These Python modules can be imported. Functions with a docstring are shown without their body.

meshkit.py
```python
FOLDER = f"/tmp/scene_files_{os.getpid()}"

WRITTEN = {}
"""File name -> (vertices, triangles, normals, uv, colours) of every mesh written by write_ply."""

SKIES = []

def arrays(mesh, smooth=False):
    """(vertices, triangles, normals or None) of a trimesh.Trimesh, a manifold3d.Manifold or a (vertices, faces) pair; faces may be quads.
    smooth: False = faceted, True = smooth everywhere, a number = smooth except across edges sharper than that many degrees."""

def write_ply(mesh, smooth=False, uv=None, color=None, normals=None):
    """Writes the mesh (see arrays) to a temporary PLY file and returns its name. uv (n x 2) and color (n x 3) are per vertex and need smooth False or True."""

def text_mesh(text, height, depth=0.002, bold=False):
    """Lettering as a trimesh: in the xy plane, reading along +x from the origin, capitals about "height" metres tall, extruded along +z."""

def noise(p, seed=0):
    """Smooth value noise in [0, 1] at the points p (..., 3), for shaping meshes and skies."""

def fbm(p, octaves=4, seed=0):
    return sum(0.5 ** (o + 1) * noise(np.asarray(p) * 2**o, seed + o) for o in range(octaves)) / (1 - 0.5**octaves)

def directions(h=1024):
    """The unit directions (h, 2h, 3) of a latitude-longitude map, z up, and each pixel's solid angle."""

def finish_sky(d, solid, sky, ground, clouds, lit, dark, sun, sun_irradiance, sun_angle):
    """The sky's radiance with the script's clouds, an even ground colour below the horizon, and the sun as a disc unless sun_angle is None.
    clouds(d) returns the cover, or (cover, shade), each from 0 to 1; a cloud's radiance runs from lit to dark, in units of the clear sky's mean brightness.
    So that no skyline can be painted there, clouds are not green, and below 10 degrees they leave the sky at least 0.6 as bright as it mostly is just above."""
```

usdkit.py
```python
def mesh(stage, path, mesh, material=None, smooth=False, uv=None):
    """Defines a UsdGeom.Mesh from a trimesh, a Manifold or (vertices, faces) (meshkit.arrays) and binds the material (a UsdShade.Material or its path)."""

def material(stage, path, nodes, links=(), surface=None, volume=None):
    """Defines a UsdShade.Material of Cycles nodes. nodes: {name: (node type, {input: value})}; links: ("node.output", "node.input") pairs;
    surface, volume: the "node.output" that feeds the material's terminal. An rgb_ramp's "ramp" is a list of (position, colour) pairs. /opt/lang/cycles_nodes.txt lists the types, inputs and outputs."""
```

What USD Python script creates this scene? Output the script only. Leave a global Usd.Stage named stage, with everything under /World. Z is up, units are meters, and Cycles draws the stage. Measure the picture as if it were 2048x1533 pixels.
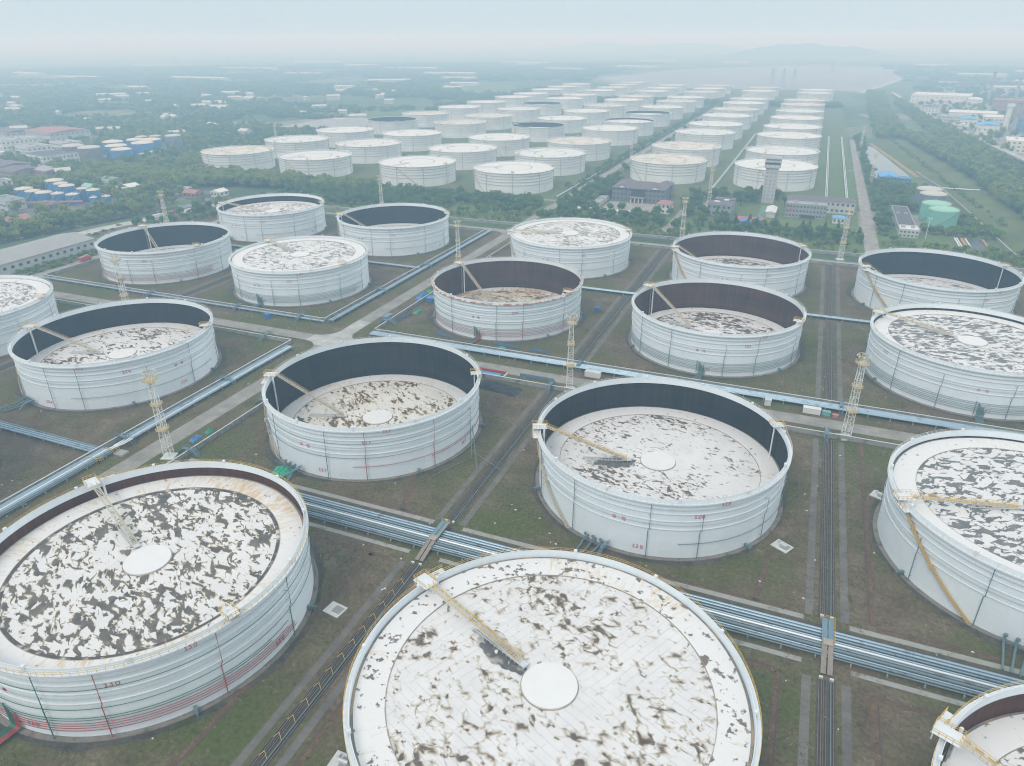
import math, random
import numpy as np
import trimesh
import shapely
from shapely.geometry import Polygon, Point, LineString, box as sbox
from shapely import affinity
from pxr import Usd, UsdGeom, UsdLux, UsdShade, Gf, Sdf, Vt
import usdkit, meshkit

stage = Usd.Stage.CreateInMemory()
UsdGeom.SetStageUpAxis(stage, "Z")
UsdGeom.SetStageMetersPerUnit(stage, 1.0)
UsdGeom.Xform.Define(stage, "/World")
UsdGeom.Scope.Define(stage, "/World/Looks")
PI = math.pi

# ------------------------------------------------------------------ camera, sky, sun, exposure
CAM_H = 137.29
PITCH, ROLL, YAW = 0.4522608, -0.0042955, math.radians(22.2248)
FOCAL_PX = 1419.19          # for a picture 2048 wide
cam = UsdGeom.Camera.Define(stage, "/World/camera")
cam.CreateHorizontalApertureAttr(36.0)
cam.CreateFocalLengthAttr(36.0 * FOCAL_PX / 2048)
cam.CreateClippingRangeAttr(Gf.Vec2f(1.0, 60000.0))
cam.CreateExposureAttr(0.04)
def camera_matrix():
    cp, sp, cr, sr = math.cos(PITCH), math.sin(PITCH), math.cos(ROLL), math.sin(ROLL)
    right, up, fwd = np.array([1, 0, 0.]), np.array([0, sp, cp]), np.array([0, cp, -sp])
    x, y = cr * right + sr * up, -sr * right + cr * up
    cy, sy = math.cos(YAW), math.sin(YAW)
    rz = np.array([[cy, -sy, 0], [sy, cy, 0], [0, 0, 1]])
    m = np.eye(4)
    m[0, :3], m[1, :3], m[2, :3], m[3, :3] = rz @ x, rz @ y, rz @ -fwd, [0, 0, CAM_H]
    return Gf.Matrix4d(*m.ravel().tolist())
cam.AddTransformOp().Set(camera_matrix())

SUN_AZ, SUN_EL = math.radians(195.0), math.radians(48.0)      # azimuth = atan2(x, y) of the direction to the sun
to_sun = np.array([math.sin(SUN_AZ) * math.cos(SUN_EL), math.cos(SUN_AZ) * math.cos(SUN_EL), math.sin(SUN_EL)])
sky = UsdLux.DomeLight.Define(stage, "/World/sky")
sky_mat = usdkit.material(stage, "/World/Looks/overcast_sky", {          # overcast: the cloud deck brightens towards the zenith
    "s": ("sky_texture", {"sky_type": "single_scattering", "sun_disc": False, "sun_elevation": SUN_EL, "sun_rotation": SUN_AZ, "aerosol_density": 3.0}),
    "tc": ("texture_coordinate", {}), "xyz": ("separate_xyz", {}),
    "mp": ("mapping", {"scale": (1.0, 1.0, 3.0)}),
    "n": ("noise_texture", {"scale": 1.4, "detail": 3.0, "roughness": 0.45}),
    "el": ("rgb_ramp", {"ramp": [(0.0, (6.15, 7.4, 8.1)), (1.0, (10.6, 11.8, 12.7))]}),
    "r": ("rgb_ramp", {"ramp": [(0.3, (0.96, 0.97, 0.975)), (0.7, (1.03, 1.02, 1.015))]}),
    "x": ("mix_color", {"blend_type": "multiply", "fac": 1.0, "use_clamp": False}),
    "m": ("mix_color", {"fac": 0.94, "use_clamp": False}),
    "b": ("background_shader", {"strength": 0.1})},
    [("tc.generated", "mp.vector"), ("mp.vector", "n.vector"), ("n.fac", "r.fac"), ("tc.generated", "xyz.vector"), ("xyz.z", "el.fac"), ("el.color", "x.a"), ("r.color", "x.b"), ("s.color", "m.a"), ("x.result", "m.b"), ("m.result", "b.color")], surface="b.background")
UsdShade.MaterialBindingAPI.Apply(sky.GetPrim()).Bind(sky_mat)
sky.GetPrim().SetCustomDataByKey("kind", "structure")
sun = UsdLux.DistantLight.Define(stage, "/World/sun")
sun.CreateNormalizeAttr(True)
sun.CreateIntensityAttr(0.34)
sun.CreateAngleAttr(24.0)
sun.CreateColorAttr(Gf.Vec3f(1.0, 0.97, 0.92))
_z = to_sun / np.linalg.norm(to_sun)
_x = np.cross([0, 1, 0], _z); _x /= np.linalg.norm(_x)
_y = np.cross(_z, _x)
sun.AddTransformOp().Set(Gf.Matrix4d(*_x, 0, *_y, 0, *_z, 0, 0, 0, 0, 1))
HAZE_DENSITY, HAZE_COLOR = 0.00055, (0.49, 0.76, 1.0)

# ------------------------------------------------------------------ helpers: prims, tags, shapes
used = {}
def path_for(name, parent="/World"):
    k = (str(parent), name)
    n = used.get(k, 0)
    used[k] = n + 1
    return f"{parent}/{name}" + (f"_{n:03d}" if n else "")
def tag(prim, label=None, cat=None, group=None, kind=None):
    prim = prim.GetPrim() if hasattr(prim, "GetPrim") else prim
    for k, v in (("label", label), ("category", cat), ("group", group), ("kind", kind)):
        if v: prim.SetCustomDataByKey(k, v)
    return prim
LABELS = []
def thing(name, label, cat, loc=(0, 0, 0), rotz=0.0, group=None, scale=None):
    x = UsdGeom.Xform.Define(stage, path_for(name))
    x.AddTranslateOp().Set(Gf.Vec3d(*map(float, loc)))
    if rotz: x.AddRotateZOp().Set(float(rotz))
    if scale: x.AddScaleOp().Set(Gf.Vec3f(*scale))
    return tag(x, label, cat, group)
def place(src, label, loc, rotz=0.0, group=None, scale=None, cat=None, name=None):
    """another instance of a thing, with its parts"""
    was = src.GetCustomData()
    p = path_for(name or src.GetName().rsplit("_0", 1)[0])
    x = UsdGeom.Xform.Define(stage, p)
    x.GetPrim().GetReferences().AddInternalReference(src.GetPath())
    x.ClearXformOpOrder()
    ops = [x.AddTranslateOp(opSuffix="p"), x.AddRotateZOp(opSuffix="p")]
    ops[0].Set(Gf.Vec3d(*map(float, loc))); ops[1].Set(float(rotz))
    if scale:
        o = x.AddScaleOp(opSuffix="p"); o.Set(Gf.Vec3f(*scale)); ops.append(o)
    x.SetXformOpOrder(ops)
    x.GetPrim().SetInstanceable(True)
    return tag(x, label, cat or was.get("category"), group or was.get("group"))

class MB:
    """collects simple solids into one mesh"""
    def __init__(self): self.v, self.f, self.n = [], [], 0
    def add(self, v, f):
        v = np.asarray(v, float).reshape(-1, 3); f = np.asarray(f, int)
        if f.ndim == 2 and f.shape[1] == 4: f = np.vstack([f[:, [0, 1, 2]], f[:, [0, 2, 3]]])
        self.v.append(v); self.f.append(f + self.n); self.n += len(v); return self
    def tm(self, m): return self.add(m.vertices, m.faces)
    def box(self, c, s, rot=0.0):
        x, y, z = np.array(s, float) / 2
        v = np.array([[-x, -y, -z], [x, -y, -z], [x, y, -z], [-x, y, -z], [-x, -y, z], [x, -y, z], [x, y, z], [-x, y, z]])
        if rot:
            cr, sr = math.cos(rot), math.sin(rot)
            v[:, :2] = v[:, :2] @ np.array([[cr, sr], [-sr, cr]])
        return self.add(v + np.array(c, float), [[0, 3, 2, 1], [4, 5, 6, 7], [0, 1, 5, 4], [1, 2, 6, 5], [2, 3, 7, 6], [3, 0, 4, 7]])
    def bar(self, p, q, w, h=None):
        p, q = np.array(p, float), np.array(q, float); h = h or w
        d = q - p; L = np.linalg.norm(d); d /= max(L, 1e-9)
        up = np.array([0, 0, 1.]) if abs(d[2]) < .95 else np.array([1., 0, 0])
        a = np.cross(d, up); a /= np.linalg.norm(a); b = np.cross(a, d)
        v = [e + sa * a * w / 2 + sb * b * h / 2 for e in (p, q) for sa, sb in ((-1, -1), (1, -1), (1, 1), (-1, 1))]
        return self.add(v, [[0, 1, 2, 3], [7, 6, 5, 4], [0, 4, 5, 1], [1, 5, 6, 2], [2, 6, 7, 3], [3, 7, 4, 0]])
    def tube(self, pts, r, n=8, cap=True):
        pts = np.array(pts, float); k = len(pts)
        t = np.gradient(pts, axis=0); t /= np.maximum(np.linalg.norm(t, axis=1, keepdims=True), 1e-9)
        rr = np.broadcast_to(np.asarray(r, float), (k,))
        a0 = np.array([0, 0, 1.]) if abs(t[0][2]) < .9 else np.array([1., 0, 0])
        V = []
        for i in range(k):
            a = np.cross(t[i], a0)
            if np.linalg.norm(a) < 1e-3: a = np.cross(t[i], [1, 0.3, 0])
            a /= np.linalg.norm(a); b = np.cross(t[i], a)
            ang = np.linspace(0, 2 * PI, n, endpoint=False)
            V.append(pts[i] + rr[i] * (np.cos(ang)[:, None] * a - np.sin(ang)[:, None] * b))
        F = [[i * n + j, i * n + (j + 1) % n, (i + 1) * n + (j + 1) % n, (i + 1) * n + j] for i in range(k - 1) for j in range(n)]
        V = np.vstack(V)
        tri = np.array(F)[:, ::-1]
        tri = np.vstack([tri[:, [0, 1, 2]], tri[:, [0, 2, 3]]])
        if cap:
            tri = np.vstack([tri, [[0, j, j + 1] for j in range(1, n - 1)], [[(k - 1) * n, (k - 1) * n + j + 1, (k - 1) * n + j] for j in range(1, n - 1)]])
        return self.add(V, tri)
    def ring(self, r0, r1, z0, z1, a0=0.0, a1=360.0, n=120):
        """solid of revolution with a rectangular section (r0<r1)"""
        full = abs(a1 - a0) >= 359.9
        k = n if full else n + 1
        a = np.radians(np.linspace(a0, a1, n + 1))[:k]
        c, s = np.cos(a), np.sin(a)
        V = np.vstack([np.stack([r * c, r * s, np.full(k, z)], 1) for r, z in ((r0, z0), (r1, z0), (r1, z1), (r0, z1))])
        F = []
        for i in range(k if full else k - 1):
            j = (i + 1) % k
            for q in range(4):
                F.append([q * k + i, q * k + j, ((q + 1) % 4) * k + j, ((q + 1) % 4) * k + i])
        F = np.array(F)[:, ::-1]
        if not full: F = np.vstack([F, [[0, k, 2 * k, 3 * k]], [[k - 1 + 3 * k, k - 1 + 2 * k, k - 1 + k, k - 1]]])
        return self.add(V, F)
    def lathe(self, prof, n=64, a0=0.0, a1=360.0):
        """open surface of revolution; the profile runs so that its left side is the outside"""
        prof = np.array(prof, float); full = abs(a1 - a0) >= 359.9
        k = n if full else n + 1
        a = np.radians(np.linspace(a0, a1, n + 1))[:k]
        V = np.vstack([np.stack([r * np.cos(a), r * np.sin(a), np.full(k, z)], 1) for r, z in prof])
        F = []
        for q in range(len(prof) - 1):
            for i in range(k if full else k - 1):
                j = (i + 1) % k
                F.append([q * k + i, q * k + j, (q + 1) * k + j, (q + 1) * k + i])
        return self.add(V, F)
    def prism(self, poly, z0, z1, bottom=False):
        """shapely polygon extruded between two heights"""
        for g in getattr(poly, "geoms", [poly]):
            if g.is_empty or g.geom_type != "Polygon": continue
            m = trimesh.creation.extrude_polygon(g, z1 - z0, engine="earcut"); m.apply_translation([0, 0, z0]); self.tm(m)
        return self
    def sheet(self, poly, z):
        for g in getattr(poly, "geoms", [poly]):
            if g.is_empty or g.geom_type != "Polygon": continue
            v, f = trimesh.creation.triangulate_polygon(g, engine="earcut")
            v3 = np.column_stack([v, np.full(len(v), z)]); f = np.array(f)
            nrm = np.cross(v3[f[:, 1]] - v3[f[:, 0]], v3[f[:, 2]] - v3[f[:, 0]])[:, 2]
            f[nrm < 0] = f[nrm < 0][:, ::-1]
            self.add(v3, f)
        return self
    def mesh(self): return np.vstack(self.v), np.vstack(self.f)
    def build(self, name, mat, parent="/World", smooth=False, label=None, kind=None):
        parent = parent if isinstance(parent, str) else str(parent.GetPath())
        m = usdkit.mesh(stage, path_for(name, parent), self.mesh(), mat, smooth=smooth)
        return tag(m, label, kind=kind)

# ------------------------------------------------------------------ materials
def mat(name, nodes, links, surface="p.BSDF"): return usdkit.material(stage, "/World/Looks/" + name, nodes, links, surface=surface)
def flat(name, color, rough=0.6, var=0.12, scale=0.6, metallic=0.0, spec=0.4, dirt=None, dirt_scale=0.25, dirt_at=0.62):
    """painted or weathered surface: base colour with mottling and optional dirt patches"""
    c = np.array(color)
    nodes = {"tc": ("texture_coordinate", {}),
             "n": ("noise_texture", {"scale": scale, "detail": 5.0, "roughness": 0.6}),
             "r": ("rgb_ramp", {"ramp": [(0.25, tuple(c * (1 - var))), (0.75, tuple(np.minimum(c * (1 + var), .95)))]}),
             "p": ("principled_bsdf", {"roughness": rough, "metallic": metallic, "specular_ior_level": spec})}
    links = [("tc.object", "n.vector"), ("n.fac", "r.fac")]
    if dirt is None: links.append(("r.color", "p.base_color"))
    else:
        nodes |= {"n2": ("noise_texture", {"scale": dirt_scale, "detail": 6.0, "roughness": 0.65}),
                  "k": ("map_range", {"from_min": dirt_at, "from_max": dirt_at + 0.12, "clamp": True}),
                  "m": ("mix_color", {"b": tuple(dirt)})}
        links += [("tc.object", "n2.vector"), ("n2.fac", "k.value"), ("k.result", "m.fac"), ("r.color", "m.a"), ("m.result", "p.base_color")]
    return mat(name, nodes, links)

def polar(nodes, links, ka, kr, kz=0.0):
    """adds a vector (angle * ka, radius * kr, z * kz) of the object's own coordinates as node 'pv'"""
    nodes |= {"tc": ("texture_coordinate", {}), "sx": ("separate_xyz", {}), "at": ("math", {"math_type": "arctan2"}),
              "ma": ("math", {"math_type": "multiply", "value2": ka}),
              "l": ("vector_math", {"math_type": "multiply", "vector2": (1, 1, 0)}), "ln": ("vector_math", {"math_type": "length"}),
              "mr": ("math", {"math_type": "multiply", "value2": kr}), "mz": ("math", {"math_type": "multiply", "value2": kz}), "pv": ("combine_xyz", {})}
    links += [("tc.object", "sx.vector"), ("sx.y", "at.value1"), ("sx.x", "at.value2"), ("at.value", "ma.value1"), ("tc.object", "l.vector1"), ("l.vector", "ln.vector1"),
              ("ln.value", "mr.value1"), ("sx.z", "mz.value1"), ("ma.value", "pv.x"), ("mr.value", "pv.y"), ("mz.value", "pv.z")]

def shell_mat(name, color, streak, amount):
    """welded plates in courses, each a touch lighter or darker, with faint runs of dirt"""
    nodes, links = {}, []
    polar(nodes, links, 40.0, 0.0, 1.0)
    c = np.array(color)
    nodes |= {"cx": ("combine_xyz", {}), "bk": ("brick_texture", {"scale": 1.0, "brick_width": 12.0, "row_height": 2.55, "mortar_size": 0.035, "mortar_smooth": 0.5, "color1": tuple(c * 1.012), "color2": tuple(c * 0.975), "mortar": tuple(c * 0.92), "bias": 0.0}),
              "vm": ("vector_math", {"math_type": "multiply", "vector2": (1.0, 1.0, 0.06)}),
              "n": ("noise_texture", {"scale": 1.1, "detail": 6.0, "roughness": 0.65}),
              "k": ("map_range", {"from_min": 0.52, "from_max": 0.80, "to_max": amount, "clamp": True}),
              "n2": ("noise_texture", {"scale": 0.09, "detail": 5.0, "roughness": 0.6}),
              "r": ("rgb_ramp", {"ramp": [(0.3, (0.95, 0.95, 0.945)), (0.7, (1.02, 1.02, 1.02))]}),
              "q": ("mix_color", {"blend_type": "multiply", "fac": 1.0}), "m": ("mix_color", {"b": streak}),
              "p": ("principled_bsdf", {"roughness": 0.5, "specular_ior_level": 0.35})}
    links += [("ma.value", "cx.x"), ("sx.z", "cx.y"), ("cx.vector", "bk.vector"), ("pv.vector", "vm.vector1"), ("vm.vector", "n.vector"), ("n.fac", "k.value"), ("tc.object", "n2.vector"), ("n2.fac", "r.fac"), ("bk.color", "q.a"), ("r.color", "q.b"),
              ("q.result", "m.a"), ("k.result", "m.fac"), ("m.result", "p.base_color")]
    return mat(name, nodes, links)

def wall_in_mat(name, c1, c2):
    """bare inside of a tank: dark product film, streaked downwards, with horizontal tide bands"""
    nodes, links = {}, []
    polar(nodes, links, 40.0, 0.0, 1.0)
    nodes |= {"v1": ("vector_math", {"math_type": "multiply", "vector2": (1.0, 1.0, 0.05)}), "v2": ("vector_math", {"math_type": "multiply", "vector2": (0.02, 1.0, 0.45)}),
              "n": ("noise_texture", {"scale": 0.8, "detail": 7.0, "roughness": 0.7}), "n2": ("noise_texture", {"scale": 0.8, "detail": 4.0, "roughness": 0.6}),
              "ad": ("math", {"math_type": "multiply_add", "value2": 0.6}), "hf": ("math", {"math_type": "multiply", "value2": 0.4}),
              "r": ("rgb_ramp", {"ramp": [(0.36, c1), (0.62, c2)]}),
              "p": ("principled_bsdf", {"roughness": 0.7, "specular_ior_level": 0.15})}
    links += [("pv.vector", "v1.vector1"), ("pv.vector", "v2.vector1"), ("v1.vector", "n.vector"), ("v2.vector", "n2.vector"), ("n2.fac", "hf.value1"), ("n.fac", "ad.value1"), ("hf.value", "ad.value3"), ("ad.value", "r.fac"), ("r.color", "p.base_color")]
    return mat(name, nodes, links)

def pontoon_mat(name, amount, rust=(0.62, 0.40, 0.20), spots=0.66):
    nodes, links = {}, []
    polar(nodes, links, 34.0, 0.22)
    nodes |= {"n": ("noise_texture", {"scale": 1.0, "detail": 6.0, "roughness": 0.62, "distortion": 0.6}),
              "n3": ("noise_texture", {"scale": 0.045, "detail": 2.0}),
              "ad": ("math", {"math_type": "multiply_add", "value2": 0.75}),
              "k": ("map_range", {"from_min": 1.19 - 0.6 * amount, "from_max": 1.42 - 0.6 * amount, "clamp": True}),
              "r": ("rgb_ramp", {"ramp": [(0.0, (0.69, 0.67, 0.655)), (0.45, (0.65, 0.58, 0.48)), (1.0, rust)]}),
              "n4": ("noise_texture", {"scale": 0.62, "detail": 3.0}),
              "k4": ("map_range", {"from_min": spots, "from_max": spots + 0.06, "clamp": True}),
              "m4": ("mix_color", {"b": (0.16, 0.13, 0.11)}),
              "p": ("principled_bsdf", {"roughness": 0.55})}
    links += [("pv.vector", "n.vector"), ("tc.object", "n3.vector"), ("n3.fac", "ad.value1"), ("n.fac", "ad.value3"), ("ad.value", "k.value"), ("k.result", "r.fac"),
              ("tc.object", "n4.vector"), ("n4.fac", "k4.value"), ("k4.result", "m4.fac"), ("r.color", "m4.a"), ("m4.result", "p.base_color")]
    return mat(name, nodes, links)

def deck_mat(name, seed, cover, cell=0.34, soft=0.05, tan=(0.60, 0.50, 0.37), dark=(0.095, 0.088, 0.082), rot=0.6, stretch=2.0, clump=0.9, white=(0.705, 0.68, 0.665), edge=0.35, warp=1.7, fine=0.5, blocks=0.45):
    """white floating roof with standing dirt in the hollows between its buckled plates"""
    nodes = {"tc": ("texture_coordinate", {}),
             "mp": ("mapping", {"rotation": (0, 0, rot), "location": (seed * 13.7, seed * 7.1, 0)}),
             "ms": ("mapping", {"scale": (1.0 / stretch, 1.0, 0.0)}),
             "wn": ("noise_texture", {"scale": 0.17, "detail": 1.0}),
             "wd": ("vector_math", {"math_type": "multiply_add", "vector2": (warp * 2, warp * 2, 0)}),
             "vo": ("voronoi_texture", {"feature": "f1", "metric": "manhattan", "scale": cell, "randomness": 0.85}),
             "v2": ("voronoi_texture", {"feature": "f1", "scale": cell * 1.5}), "s2": ("separate_color", {}), "a0": ("math", {"math_type": "multiply_add", "value2": blocks, "value3": 0.0}),
             "mv": ("mapping", {"rotation": (0, 0, 0.9), "location": (3.3, 8.1, 0)}), "vb": ("voronoi_texture", {"feature": "f1", "metric": "manhattan", "scale": cell * 2.3, "randomness": 1.0}), "hb": ("math", {"math_type": "multiply", "value2": 0.93}), "mx": ("math", {"math_type": "maximum"}),
             "n1": ("noise_texture", {"scale": 0.06, "detail": 1.5, "roughness": 0.5}),
             "n2": ("noise_texture", {"scale": 0.55, "detail": 6.0, "roughness": 0.68}),
             "a1": ("math", {"math_type": "multiply_add", "value2": clump, "value3": 0.0}),
             "a2": ("math", {"math_type": "multiply_add", "value2": 1.0}),
             "a3": ("math", {"math_type": "multiply_add", "value2": fine}),
             "k": ("map_range", {"from_min": 0.0, "from_max": soft, "clamp": True}),
             "sh": ("math", {"math_type": "add", "value2": -(0.5 * clump + 0.70 + 0.5 * fine + 0.5 * blocks) - 0.75 * (0.5 - cover)}),
             "r": ("rgb_ramp", {"ramp": [(0.0, white), (edge, tan), (min(edge + 0.35, .95), tuple(np.array(dark) * 1.25)), (1.0, dark)]}),
             "nd": ("noise_texture", {"scale": 0.28, "detail": 5.0, "roughness": 0.7}), "kd": ("map_range", {"from_min": 0.38, "from_max": 0.68, "to_min": 0.0, "to_max": 0.42, "clamp": True}), "fd": ("math", {"math_type": "multiply"}), "md": ("mix_color", {"b": tuple(np.array(tan) * 0.62)}),
             "n5": ("noise_texture", {"scale": 0.12, "detail": 6.0, "roughness": 0.7}),
             "k5": ("map_range", {"from_min": 0.3, "from_max": 0.75, "to_min": 1.0, "to_max": 0.84, "clamp": True}),
             "m5": ("mix_color", {"blend_type": "multiply", "fac": 1.0}),
             "p": ("principled_bsdf", {"roughness": 0.5})}
    links = [("tc.object", "mp.vector"), ("mp.vector", "wn.vector"), ("wn.color", "wd.vector1"), ("mp.vector", "wd.vector3"), ("wd.vector", "ms.vector"), ("ms.vector", "vo.vector"),
             ("mp.vector", "n1.vector"), ("wd.vector", "n2.vector"), ("ms.vector", "v2.vector"), ("v2.color", "s2.color"), ("s2.r", "a0.value1"), ("a0.value", "a1.value3"), ("n1.fac", "a1.value1"), ("ms.vector", "mv.vector"), ("mv.vector", "vb.vector"), ("vb.distance", "hb.value1"), ("vo.distance", "mx.value1"), ("hb.value", "mx.value2"), ("mx.value", "a2.value1"), ("n2.fac", "a3.value1"),
             ("a1.value", "a2.value3"), ("a2.value", "a3.value3"), ("a3.value", "sh.value1"), ("sh.value", "k.value"), ("k.result", "r.fac"),
             ("tc.object", "n5.vector"), ("n5.fac", "k5.value"), ("mp.vector", "nd.vector"), ("nd.fac", "kd.value"), ("kd.result", "fd.value1"), ("k.result", "fd.value2"), ("fd.value", "md.fac"), ("r.color", "md.a"), ("md.result", "m5.a"), ("k5.result", "m5.b"), ("m5.result", "p.base_color")]
    return mat(name, nodes, links)

M = {}
M["shell"] = shell_mat("white_shell_paint", (0.715, 0.775, 0.815), (0.58, 0.56, 0.50), 0.24)
M["shell_far"] = shell_mat("far_white_shell_paint", (0.72, 0.745, 0.755), (0.60, 0.57, 0.51), 0.30)
M["rim"] = flat("white_rim_paint", (0.66, 0.69, 0.71), 0.5, 0.04, 0.4, dirt=(0.55, 0.50, 0.42), dirt_scale=0.5, dirt_at=0.60)
M["rim_rust"] = flat("rusty_rim_paint", (0.70, 0.64, 0.58), 0.6, 0.1, 0.5, dirt=(0.34, 0.15, 0.09), dirt_scale=0.35, dirt_at=0.44)
M["stiff"] = flat("weathered_stiffener_paint", (0.63, 0.665, 0.685), 0.6, 0.05, 0.5, dirt=(0.54, 0.51, 0.45), dirt_scale=0.13, dirt_at=0.60)
M["soft_pipe"] = flat("pale_grey_green_pipe_paint", (0.48, 0.53, 0.53), 0.5, 0.1)
M["in_black"] = wall_in_mat("black_tank_wall", (0.002, 0.004, 0.006), (0.036, 0.036, 0.036))
M["in_brown"] = wall_in_mat("brown_tank_wall", (0.016, 0.008, 0.006), (0.115, 0.054, 0.032))
M["in_rust"] = wall_in_mat("dark_rust_tank_wall", (0.035, 0.011, 0.006), (0.100, 0.040, 0.026))
M["disc"] = flat("white_hatch_paint", (0.70, 0.68, 0.665), 0.5, 0.03, 0.3, dirt=(0.70, 0.67, 0.62), dirt_scale=0.5, dirt_at=0.60)
M["base"] = flat("dusty_concrete_footing", (0.20, 0.18, 0.155), 0.9, 0.2, 0.4, dirt=(0.12, 0.10, 0.08), dirt_scale=0.3, dirt_at=0.52)
M["yellow"] = flat("yellow_rail_paint", (0.62, 0.40, 0.09), 0.55, 0.2, 0.8, dirt=(0.40, 0.24, 0.10), dirt_scale=0.6, dirt_at=0.6)
M["galv"] = flat("galvanised_steel", (0.55, 0.57, 0.58), 0.5, 0.1, 0.8, metallic=0.2)
M["green_pipe"] = flat("green_pipe_paint", (0.045, 0.17, 0.11), 0.5, 0.15)
M["dark_pipe"] = flat("dark_grey_green_pipe_paint", (0.13, 0.20, 0.20), 0.5, 0.15)
M["red_pipe"] = flat("dull_red_pipe_paint", (0.36, 0.085, 0.085), 0.5, 0.15)
M["pale_red_pipe"] = flat("faded_red_pipe_paint", (0.50, 0.24, 0.24), 0.5, 0.15)
M["red_text"] = flat("red_lettering", (0.45, 0.05, 0.07), 0.6, 0.05)
M["faded_text"] = flat("faded_red_lettering", (0.50, 0.26, 0.26), 0.6, 0.05)
M["white_metal"] = flat("white_mast_paint", (0.72, 0.73, 0.73), 0.5, 0.06)
M["blue_pipe"] = flat("pale_blue_grey_pipe_cladding", (0.30, 0.40, 0.47), 0.32, 0.07, 0.3, metallic=0.55, spec=0.6, dirt=(0.17, 0.21, 0.23), dirt_scale=0.35, dirt_at=0.56)
M["blue_pipe2"] = flat("grey_blue_pipe_cladding", (0.19, 0.25, 0.29), 0.36, 0.08, 0.3, metallic=0.5, spec=0.5, dirt=(0.12, 0.13, 0.13), dirt_scale=0.3, dirt_at=0.54)
M["steel_pipe"] = flat("bright_metal_pipe_cladding", (0.66, 0.68, 0.69), 0.33, 0.04, 0.3, metallic=0.45, spec=0.6)
M["rusty_pipe"] = flat("rust_stained_pipe", (0.17, 0.14, 0.115), 0.7, 0.25, 0.6)
M["teal_pipe"] = flat("dull_teal_pipe_paint", (0.14, 0.185, 0.19), 0.5, 0.1)
M["blue_steel"] = flat("blue_grey_steel_paint", (0.15, 0.23, 0.28), 0.5, 0.12)
M["concrete"] = flat("weathered_concrete", (0.30, 0.295, 0.27), 0.9, 0.12, 0.25, dirt=(0.17, 0.155, 0.13), dirt_scale=0.12, dirt_at=0.55)
M["concrete_wall"] = flat("grey_concrete_wall", (0.27, 0.275, 0.27), 0.9, 0.12, 0.3, dirt=(0.14, 0.145, 0.14), dirt_scale=0.25, dirt_at=0.52)
M["white_cap"] = flat("pale_wall_coping", (0.55, 0.56, 0.54), 0.85, 0.1, 0.3)
M["dark_gap"] = flat("dark_trench_mud", (0.085, 0.072, 0.056), 0.9, 0.3, 0.4)
# ------------------------------------------------------------------ oil tanks
TR, TH = 40.0, 20.6
def P3(r, deg, z): a = math.radians(deg); return (r * math.cos(a), r * math.sin(a), z)
RINGS = (17.5, 15.7, 13.2, 10.3)

def wrapped_text(txt, deg, z, height, R, spacing=1.25, bold=True):
    """lettering bent round the shell, reading left to right from outside"""
    m = MB(); w = [0.37 if ch == "1" else 0.70 for ch in txt]
    w = [x * height * spacing + 0.22 * height for x in w]
    total = sum(w); at = -total / 2
    for ch, wi in zip(txt, w):
        t = meshkit.text_mesh(ch, height * 1.05, 0.05, False)
        b = t.bounds; t.apply_translation([-(b[0][0] + b[1][0]) / 2, 0, 0])
        mid = at + wi / 2; at += wi
        a = math.radians(deg) + mid / R
        tng, rad = np.array([-math.sin(a), math.cos(a), 0]), np.array([math.cos(a), math.sin(a), 0])
        v = np.array(t.vertices)
        m.add(rad * (R + 0.02) + v[:, :1] * tng + v[:, 1:2] * np.array([0, 0, 1]) + v[:, 2:3] * rad + np.array([0, 0, z - height / 2]), t.faces)
    return m
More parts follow.
